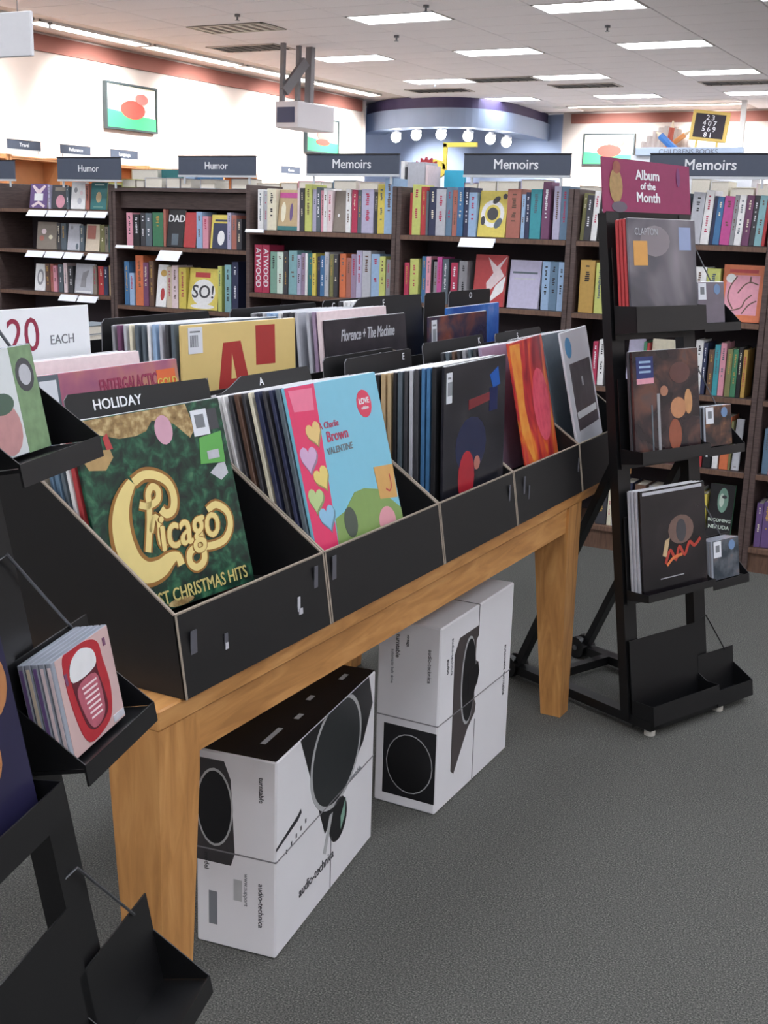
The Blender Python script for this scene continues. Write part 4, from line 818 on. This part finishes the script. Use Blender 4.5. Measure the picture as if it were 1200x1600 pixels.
# ------------------------------------------------------------ album racks
KR = .19
def rack(ax, ay, yaw, label, lips, header=False, trx=.27, cdl=(1.253,.858,.423,.035), cdx=.337):
    t = empty('album_rack', label, 'display rack', (ax, ay, 0), yaw); K = KR; TRX = trx
    Y = lambda off, z: off+K*z
    top = 1.6
    for s, x0 in enumerate((-.012, .337)):
        MB().beam((x0+.029, Y(.02, .03), .03), (x0+.029, Y(.02, top), top), .058, .034, up=(0, 1, 0)).build('post', METAL, t)
    for x0 in (.017, .366):
        MB().beam((x0, -.075, .035), (x0, .56, .035), .045, .03).build('side_rail', METAL, t)
        MB().beam((x0, .53, .06), (x0, Y(.02, .86), .86), .032, .025).build('brace', METAL, t)
        w_ = MB().tube([(x0-.022-.012, .56, .04), (x0-.022+.012, .56, .04)], .04, 16).tube([(x0+.022-.012, .56, .04), (x0+.022+.012, .56, .04)], .04, 16).build('caster', METAL, t)
        MB().tube([(x0-.036, .56, .04), (x0+.036, .56, .04)], .011, 8).build('hub', CHROME, w_)
        MB().tube([(x0, -.055, 0), (x0, -.055, .02)], .018, 12).build('foot_glide', mat('pale_glide', (190,188,180), .5), t)
    MB().beam((-.005, -.06, .035), (.39, -.06, .035), .03, .03).build('front_rail', METAL, t)
    MB().beam((0, .42, .035), (.39, .42, .035), .03, .03).build('cross_rail', METAL, t)
    MB().beam((0, Y(.03, .84), .84), (.39, Y(.03, .84), .84), .03, .03).build('cross_bar', METAL, t)
    up = Vector((0, K, 1)).normalized(); bk = Vector((0, 1, -K)).normalized()
    for li, L in enumerate((1.24, .845, .42, .03)):
        O = Vector((.0, Y(-.004, L), L))
        def pt(x, b, h): return O+Vector((x, 0, 0))+bk*b+up*h
        def plate(mb, x0, x1, b0, b1, h0, h1):
            mb.add([pt(x0,b0,h0),pt(x1,b0,h0),pt(x1,b1,h0),pt(x0,b1,h0),pt(x0,b0,h1),pt(x1,b0,h1),pt(x1,b1,h1),pt(x0,b1,h1)], [(0,3,2,1),(4,5,6,7),(0,1,5,4),(1,2,6,5),(2,3,7,6),(3,0,4,7)])
        tr_ = empty_part('record_tray', t)
        X0 = -.004 if header else -.105; trx = .334 if header else .245; mb = MB(); plate(mb, X0 if header else -.004, .334, -.003, 0, -.02, .26); plate(mb, X0, trx, -.085, 0, -.003, 0); mb.build('back_plate', METAL, tr_)
        mb = MB(); plate(mb, X0, trx, -.088, -.085, -.003, lips[li]); mb.build('lip', METAL, tr_)
        for x in (X0, trx-.002):
            MB().add([pt(x,-.088,0),pt(x+.002,-.088,0),pt(x,0,0),pt(x+.002,0,0),pt(x,-.088,lips[li]),pt(x+.002,-.088,lips[li]),pt(x,0,lips[li]+.01),pt(x+.002,0,lips[li]+.01)], [(0,2,6,4),(1,5,7,3),(0,4,5,1),(4,6,7,5)]).build('side_plate', METAL, tr_)
        L = cdl[li]; O = Vector((cdx, Y(-.004, L), L)); XR = .528-cdx
        ct = empty_part('disc_tray', t)
        mb = MB(); plate(mb, -.002, XR, -.003, 0, -.01, .14); mb.add([pt(XR,-.003,0),pt(XR,0,0),pt(XR,-.003,.14),pt(XR,0,.14)], [(0,1,3,2)]); plate(mb, -.002, XR, -.075, 0, -.006, -.001); mb.build('back_plate', METAL, ct)
        mb = MB(); plate(mb, -.002, XR, -.078, -.075, -.024, .004 if li < 3 else .03); mb.build('lip', METAL, ct)
        for x in (-.002, XR-.002):
            MB().add([pt(x,-.078,0),pt(x+.002,-.078,0),pt(x,0,0),pt(x+.002,0,0),pt(x,-.078,.004 if li < 3 else .03),pt(x+.002,-.078,.004 if li < 3 else .03),pt(x,0,.085),pt(x+.002,0,.085)], [(0,2,6,4),(1,5,7,3),(0,4,5,1),(4,6,7,5)]).build('side_plate', METAL, ct)
        MB().tube([pt(.03,.01,.262), pt(.05,-.002,.27), pt(XR-.05,-.006,.135)], .0022, 6).build('wire_hook', CHROME if li < 3 else METAL, ct)
    if header:
        hd = MB(); O = Vector((0, Y(.005, 1.6), 1.6))
        hd.add([(x, O.y+K*h+d, 1.6+h) for d in (0, .004) for x, h in ((-.02,.0),(.40,.0),(.40,.155),(-.02,.165))], [(0,1,2,3),(7,6,5,4),(0,4,5,1),(1,5,6,2),(2,6,7,3),(3,7,4,0)]).build('header_card', mat('header_magenta', (142,40,88), .45, .12, 40), t)
        e = empty_part('header_print', t); e.location = (.19, O.y-.001, 1.6); e.rotation_euler = (-math.atan(K), 0, 0)
        for i, s_ in enumerate(('Album', 'of the', 'Month')): lettering(s_, (.043, .030, .043)[i], WHITE, e, (.0, -.0006, (.118, .085, .05)[i]), bold=.0012)
        shape(e, ell(-.0,.5,.1,.32), .3, .165, mat('header_gold', (170,138,90), .5, .3, 60), 1, 'printed_patch').location.x = -.0
        shape(e, ell(.02,.84,.06,.12), .3, .165, mat('header_rust', (150,86,70), .5, .3, 60), 2, 'printed_patch'); shape(e, ell(.04,.12,.12,.1), .3, .165, mat('header_grey', (100,90,104), .5), 2, 'printed_patch')
        shape(e, ell(1.0,.72,.03,.18), .3, .165, mat('header_dim', (120,60,110), .5), 1, 'printed_patch')
        MB().beam((-.01, Y(.012, 1.59), 1.59), (.40, Y(.012, 1.59), 1.59), .012, .03).build('header_rail', METAL, t)
    return t
def empty_part(name, parent):
    o = bpy.data.objects.new(name, None); COL.objects.link(o); o.parent = parent; o.empty_display_size = .03; return o
A1p, Y1 = Vector((-.970, 3.515)), R(67)
A2p, Y2 = Vector((-.796, .749)), R(106)
KR = .155
rack(A1p.x, A1p.y, Y1, 'black metal album rack on casters with a magenta Album of the Month header', (.075,.035,.02,.06), True)
KR = .19
rack(A2p.x, A2p.y, Y2, 'black metal album rack cut off by the left edge, nearest the camera', (.05,.04,.04,.06), trx=.22, cdl=(1.243,.868,.445,.03), cdx=.318)
TL1, TL2 = math.atan(.155), math.atan(.19)
def onrack(A, yaw, lx, off, z):
    K = .155 if A is A1p else .19; wv = Vector((math.cos(yaw), math.sin(yaw))); bv = Vector((-math.sin(yaw), math.cos(yaw))); p = A+wv*lx+bv*(off+K*z); return (p.x, p.y, z+K*max(0, -off)+.001)
def rrec(A, yaw, lx, off, z, m, label, n=2, spines='charcoal', w_=.320, h=.335, grp=None, where=''):
    for k in range(n, 0, -1):
        x, y, zz = onrack(A, yaw, lx-.001*k, off+.013*k, z)
        record(x, y, zz, yaw, TL1 if A is A1p else TL2, pal(spines, .3), '%s wrapped record, %s behind the front one %s' % (spines, ORD[k-1], where), grp, .010, 0, w_, h)
    x, y, zz = onrack(A, yaw, lx, off, z)
    return record(x, y, zz, yaw, TL1 if A is A1p else TL2, m, label, None, .010, 0, w_, h)
g1 = rrec(A1p, Y1, .170, -.062, 1.2445, ramp_mat('grey_clouds_print', [(.32,(60,60,68)), (.46,(92,90,98)), (.58,(136,130,138)), (.7,(170,160,166))], 3.2, 3, .25, .4), 'grey clouded record with an orange sticker on the top tray of the album rack', 3, 'red', grp='records on the album rack', where='on the top rack tray')
shape(g1, ell(.38,.80,.22,.14), .320, .335, mat('haze_pale', (136,128,134), .3, .1, 10), 1, 'printed_patch'); shape(g1, rect(.06,.26,.58,.80), .320, .335, mat('sticker_amber', (216,160,84), .45), 2, 'hype_sticker'); lettering('CLAPTON', .03, pal('silver'), g1, (-.08, -.0015, .88*.335), sx=.8)
shape(g1, rect(.74,.92,.72,.93), .320, .335, mat('sticker_pale', (150,164,200), .45), 2, 'price_sticker')
g2 = rrec(A1p, Y1, .170, -.055, .8495, ramp_mat('dusky_figures_print', [(.35,(28,24,30)), (.5,(56,42,44)), (.62,(104,70,60)), (.75,(70,72,80))], 8, 4, .22, .6), 'dark record with warm brown figures on the second tray of the album rack', 1, 'charcoal', grp='records on the album rack', where='on the second rack tray')
shape(g2, rect(.05,.30,.72,.95), .320, .335, mat('sticker_ink', (40,52,110), .4), 2, 'hype_sticker'); shape(g2, rect(.05,.30,.70,.75), .320, .335, pal('pink'), 3, 'hype_sticker')
for i in range(3): shape(g2, rect(.09,.26,.80+.045*i,.82+.045*i), .320, .335, pal('sky'), 4, 'sticker_print')
for (u, v, a, b, c) in ((.66,.45,.12,.1,(190,134,96)), (.82,.5,.06,.12,(196,146,100)), (.6,.2,.1,.15,(150,84,62)), (.7,.78,.16,.1,(96,62,58)), (.45,.62,.06,.05,(170,120,96))): shape(g2, ell(u, v, a, b), .320, .335, mat('fig_%d' % c[0], c, .35, .2, 40), 2, 'printed_figure')
shape(g2, rect(.34,.38,.05,.6), .320, .335, pal('grey'), 2, 'printed_stripe'); shape(g2, rect(.25,.27,.05,.5), .320, .335, pal('slate'), 2, 'printed_stripe')
g3 = rrec(A1p, Y1, .170, -.062, .4245, ramp_mat('black_stage_print', [(.4,(20,18,22)), (.6,(34,30,34)), (.8,(60,50,50))], 10, 4, .22), 'black record with a lit archway and red lettering on the third rack tray', 3, 'silver', grp='records on the album rack', where='on the third rack tray')
shape(g3, ell(.6,.58,.2,.14), .320, .335, mat('arch_tan', (116,92,84), .4, .2, 50), 1, 'printed_arch'); shape(g3, ell(.6,.57,.08,.11), .320, .335, pal('charcoal'), 2, 'printed_doorway'); shape(g3, [(.35,.5),(.42,.52),(.36,.34),(.3,.36)], .320, .335, pal('tan'), 2, 'printed_patch')
stroke(g3, [(.34,.28),(.42,.4),(.5,.3),(.56,.42),(.64,.33),(.72,.44),(.8,.40),(.9,.46)], .320, .335, .012, mat('fire_red', (176,60,48), .4, .2, 50), 3, 'printed_script'); stroke(g3, [(.36,.26),(.46,.32),(.6,.34)], .320, .335, .01, mat('ember', (214,120,70), .4), 4, 'printed_script')
shape(g3, rect(.03,.95,.955,.985), .320, .335, pal('silver'), 2, 'printed_band'); shape(g3, rect(.26,.62,.14,.15), .320, .335, pal('grey'), 2, 'printed_line')
def discs(A, yaw, off, z, cols, front, label, where, w_=.147, h=.132, lx=.437, tk=.0115):
    for k in range(len(cols), 0, -1):
        x, y, zz = onrack(A, yaw, lx, off+tk*k, z); t = empty('disc_case', '%s disc case, %s behind the front case, %s' % (cols[k-1], ORD[k-1], where), 'disc case', (x, y, zz), yaw, TL1 if A is A1p else TL2, 0, 'disc cases on the racks')
        MB().cbox(-w_/2, w_/2, 0, tk-.001, 0, h, .001).build('case', mat('clear_case', (150,156,168), .15, .1), t); MB().box(-w_/2-.0004, -w_/2+.004, .002, tk-.003, .006, h-.006).build('spine_card', pal(cols[k-1]), t)
    x, y, zz = onrack(A, yaw, lx, off, z); t = empty('disc_case', label, 'disc case', (x, y, zz), yaw, TL1 if A is A1p else TL2)
    MB().cbox(-w_/2, w_/2, 0, tk-.001, 0, h, .001).build('case', mat('clear_case', (150,156,168), .15, .1), t); MB().box(-w_/2+.008, w_/2-.001, -.0006, .001, .001, h-.001).build('cover_card', front, t)
    MB().box(-w_/2-.0004, -w_/2+.004, .002, tk-.003, .006, h-.006).build('spine_card', pal(cols[0]), t)
    return t
for z, cols, front, lab, wh_ in ((1.24, ['crimson','grey'], mat('cd_mauve', (112,104,116), .3, .25, 20), 'small grey disc case with a white sticker at the top of the album rack', 'top disc tray of the album rack'),
                      (.845, ['charcoal','slate','grey'], ramp_mat('cd_figures', [(.4,(34,30,34)), (.55,(90,62,50)), (.7,(170,120,80))], 18, 4, .3), 'small dark disc case with a warm figure on the middle tray of the album rack', 'second disc tray of the album rack'),
                      (.41, ['grey','slate','grey','silver'], ramp_mat('cd_teal', [(.4,(44,56,66)), (.55,(90,96,104)), (.7,(130,104,96))], 18, 4, .3), 'small teal grey disc case on the lower tray of the album rack', 'third disc tray of the album rack')):
    t = discs(A1p, Y1, -.0145-.0115*(len(cols)+1), z+.0165, cols, front, lab, wh_, lx=.4135)
    MB().box(-.062, -.022, -.0014, -.0004, .075, .128).build('price_sticker', STICK, t); MB().box(-.052, -.032, -.0018, -.0014, .092, .115).build('barcode', GREYINK, t); MB().prism([(.035+.017*math.cos(q*.52), .108+.017*math.sin(q*.52)) for q in range(12)], -.0014, -.0004).build('round_sticker', mat('cd_blue', (110,140,180), .4), t)
# near rack goods
mo = discs(A2p, Y2, -.060, .8715, ['blush','purple','beige','purple'], mat('lip_skin', (200,172,170), .3, .08, 20), 'disc case with an open mouth and red lips on its cover, nearest rack', 'middle tray of the nearest rack', w_=.155, h=.132, lx=.400, tk=.0095)
w_, h_ = .155, .132
def rounded(P, sub=4):
    n = len(P); Q = []
    for i in range(n):
        a, b, c, d = [Vector(P[(i+k-1) % n]) for k in range(4)]
        for k in range(sub):
            t = k/sub; v = .5*((2*b)+(-a+c)*t+(2*a-5*b+4*c-d)*t*t+(-a+3*b-3*c+d)*t**3); Q.append((min(.995, max(.005, v.x)), min(.995, max(.005, v.y))))
    return Q
def mshape(pts, m, lv, nm):
    if len(pts) > 4: pts = rounded(pts)
    o = shape(mo, pts, w_, h_, m, lv+3, nm); return o
mshape([(.17,.97),(.33,1.0),(.6,.985),(.77,.90),(.80,.72),(.84,.45),(.80,.22),(.70,.09),(.40,.03),(.26,.12),(.18,.38),(.14,.70)], mat('lip_red', (176,44,54), .3, .2, 50), 1, 'printed_lips')
mshape([(.24,.86),(.46,.93),(.66,.83),(.68,.62),(.73,.36),(.70,.19),(.48,.12),(.34,.20),(.27,.42),(.23,.66)], mat('mouth_dark', (90,26,40), .4), 2, 'printed_mouth')
mshape([(.26,.87),(.46,.95),(.66,.86),(.64,.70),(.25,.69)], mat('teeth', (222,224,226), .3), 3, 'printed_teeth')
mshape([(.29,.60),(.62,.64),(.68,.38),(.64,.20),(.46,.14),(.35,.26)], mat('tongue', (176,92,108), .3, .3, 70), 3, 'printed_tongue')
for k in range(7): mshape(rect(.36+.01*k,.62,.57-.055*k,.59-.055*k), pal('blush'), 4, 'tongue_line')
mshape(rect(.86,.90,.82,.9), pal('plum'), 2, 'printed_mark'); mshape(rect(.14,.18,.7,.82), pal('plum'), 2, 'printed_mark'); mshape(rect(.78,.98,.03,.1), pal('silver'), 2, 'printed_mark')
gr = discs(A2p, Y2, -.036, 1.2465, ['sage'], mat('cd_white_face', (214,220,222), .35, .05), 'white and green disc case in the highest tray of the nearest rack', 'highest tray of the nearest rack', .147, .135, lx=.402)
shape(gr, rect(.62,.995,.0,.99), .147, .135, mat('cd_green', (120,150,110), .35, .35, 60), 3, 'printed_strip'); shape(gr, ell(.8,.72,.15,.16), .147, .135, pal('charcoal'), 4, 'printed_emblem'); shape(gr, ell(.8,.72,.1,.1), .147, .135, pal('silver'), 5, 'printed_emblem'); shape(gr, ell(.36,.26,.22,.24), .147, .135, mat('cd_pink', (190,140,140), .4, .2, 60), 4, 'printed_figure'); shape(gr, ell(.33,.5,.2,.1), .147, .135, mat('cd_dkgreen', (70,96,80), .4), 5, 'printed_hair')
nv = rrec(A2p, Y2, .07, -.062, .8495, mat('night_cover', (38,36,66), .3, .35, 6), 'dark navy record with flesh coloured shapes at the left photo edge', 1, 'charcoal', grp='records on the nearest rack', where='on the nearest rack')
for (u, v, a, b) in ((.85,.53,.12,.12), (.74,.30,.10,.10)): shape(nv, ell(u, v, a, b), .320, .335, mat('warm_skin_print', (176,120,76), .35, .2, 20), 3, 'printed_shape')

# ------------------------------------------------------------ turntable boxes
CARTON = mat('white_carton', (226,226,230), .5, .03, 8); PBLK = mat('carton_black', (20,20,24), .4, .1, 20); DECK = mat('carton_deck', (34,38,40), .35, .15, 20)
PS = mat('carton_silver', (176,178,180), .4); STRAP = mat('strap_grey', (120,120,124), .5)
def carton(loc, yaw, L, D, H_, label):
    # local x = along the long face, local y = depth back, front (long) face at y=0
    t = empty('turntable_box', label, 'box', loc, yaw, group=None)
    MB().cbox(0, L, 0, D, 0, H_, .004).build('carton', CARTON, t); return t
def fshape(t, pts, m, lv, nm, face='L', D=.2):
    y1 = -.0003*lv-.0002
    o = MB().prism(pts, y1, -.00005).build(nm, m, t)
    if face == 'E': o.rotation_euler = (0, 0, R(-90)); o.location = (0, D, 0)   # the short end facing the camera
    if face == 'T': pass
    return o
# box 1
b1 = carton((-1.262, 1.906, .001), R(98.3), .577, .19, .46, 'white carton with black top and turntable print under the near table end')
c1 = [(.235,.459),(.53,.459),(.555,.40),(.30,.19)]
MB().box(.002, .575, .002, .188, .4601, .4605).build('black_top_print', PBLK, b1)
for k, (x0, x1, y) in enumerate(((.07,.16,.06),(.22,.25,.05),(.33,.36,.07),(.48,.52,.05))): MB().box(x0, x1, y, y+.012, .4606, .4608).build('top_lettering', PS, b1)
fshape(b1, [(.12,.459),(.53,.459),(.56,.38),(.50,.30),(.265,.165)], PBLK, 1, 'deck_print')
fshape(b1, [(.33+.155*math.cos(q*.1309), min(.459, .345+.135*math.sin(q*.1309))) for q in range(48)], PS, 2, 'platter_ring'); fshape(b1, [(.33+.143*math.cos(q*.1309), min(.459, .345+.124*math.sin(q*.1309))) for q in range(48)], DECK, 3, 'platter_print')
fshape(b1, [(.345+.055*math.cos(q*.35), .165+.055*math.sin(q*.35)) for q in range(18)], PBLK, 2, 'headphone_print'); fshape(b1, [(.36,.165),(.39,.2),(.385,.155),(.36,.13)], pal('sage'), 3, 'headphone_print')
fshape(b1, [(.29,.2),(.31,.2),(.27,.11),(.255,.12)], PS, 3, 'stylus_print')
fshape(b1, [(.0,.255),(.0,.262),(.11,.288),(.125,.296),(.13,.285),(.11,.275)], INK, 1, 'tonearm_print')
for k in range(5): fshape(b1, rect(.05+k*.025,.056+k*.025,.225+.006*k,.235+.006*k), INK, 1, 'small_print')
o = lettering('audio-technica', .034, INK, b1, (.22, -.0006, .09), bold=.0004)
o = lettering('turntable', .022, GREYINK, b1, (.45, -.0006, .235))
MB().box(-.001, L_ if False else .5775, -.0012, .1915, .2285, .2315).build('strap', STRAP, b1)
MB().box(.300, .3025, -.0013, -.0002, .0, .14).build('strap', STRAP, b1)
fshape(b1, [(.0,.20),(.135,.20),(.15,.23),(.135,.40),(.11,.44),(0,.44)][::1], mat('carton_deck2', (60,58,60), .4), 1, 'end_deck_print', 'E', .19).scale = (.62, 1, 1)
e = [(.045+.04*math.cos(q*.2618), .33+.085*math.sin(q*.2618)) for q in range(24)]
fshape(b1, e, PBLK, 3, 'end_platter_print', 'E', .19); fshape(b1, [(.045+.044*math.cos(q*.2618), .33+.091*math.sin(q*.2618)) for q in range(24)], PS, 2, 'end_ring', 'E', .19)
def elet(t, s_, size, u, v, D, vert=True, m=INK):
    o = lettering(s_, size, m, t, (-.0006, D-u, v), (R(90), R(90) if vert else 0, R(-90))); return o
elet(b1, 'turntable', .016, .155, .39, .19); elet(b1, 'audio-technica', .018, .155, .12, .19); elet(b1, 'www.support', .014, .12, .15, .19, m=GREYINK); elet(b1, 'model', .016, .025, .20, .19)
fshape(b1, rect(.03,.05,.05,.13), GREYINK, 1, 'barcode', 'E', .19); fshape(b1, rect(.09,.11,.12,.17), PS, 1, 'small_print', 'E', .19)
# box 2
b2 = carton((-1.257, 2.666, .001), R(90.5), .50, .185, .53, 'white carton with black record print on its end under the far table end')
fshape(b2, [(.09,.43),(.12,.47),(.25,.47),(.25,.44),(.235,.43),(.235,.37),(.255,.36),(.265,.33),(.255,.30),(.235,.28),(.24,.25),(.25,.235),(.245,.21),(.20,.18),(.115,.075),(.095,.09)], mat('deck_taupe', (72,66,66), .4, .1, 20), 1, 'deck_print')
fshape(b2, [(.19+.05*math.cos(q*.2618), .325+.13*math.sin(q*.2618)) for q in range(24)], PS, 2, 'platter_ring'); fshape(b2, [(.193+.045*math.cos(q*.2618), .325+.122*math.sin(q*.2618)) for q in range(24)], PBLK, 3, 'platter_print')
fshape(b2, [(.185,.35),(.25,.36),(.262,.33),(.25,.30),(.19,.28)], PBLK, 4, 'motor_print')
MB().box(-.001, .501, -.0012, .1865, .255, .258).build('strap', STRAP, b2); MB().box(.245, .2475, -.0013, -.0002, .47, .531).build('strap', STRAP, b2); MB().box(.245, .2475, -.0013, -.0002, 0, .19).build('strap', STRAP, b2); MB().box(.245, .2475, -.001, .186, .5302, .5315).build('strap', STRAP, b2)
fshape(b2, rect(.025,.183,.03,.235), PBLK, 1, 'end_print', 'E', .185); fshape(b2, [(.105+.070*math.cos(q*.2618), .13+.086*math.sin(q*.2618)) for q in range(24)], PS, 2, 'end_ring', 'E', .185); fshape(b2, [(.105+.0675*math.cos(q*.2618), .13+.083*math.sin(q*.2618)) for q in range(24)], mat('vinyl_black', (12,12,14), .3), 3, 'end_platter', 'E', .185)
elet(b2, 'audio-technica', .016, .155, .42, .185); elet(b2, 'turntable', .018, .06, .46, .185); elet(b2, 'vintage', .012, .09, .48, .185); elet(b2, 'automatic belt drive', .012, .045, .40, .185, m=GREYINK)
lettering('audio-technica', .018, GREYINK, b2, (.075, -.0006, .43), (R(90), R(90), 0)); lettering('automatic turntable', .02, INK, b2, (.455, -.0006, .27), (R(90), R(90), 0)); lettering('audio', .02, INK, b2, (.05, -.0006, .41), (R(90), R(90), 0))
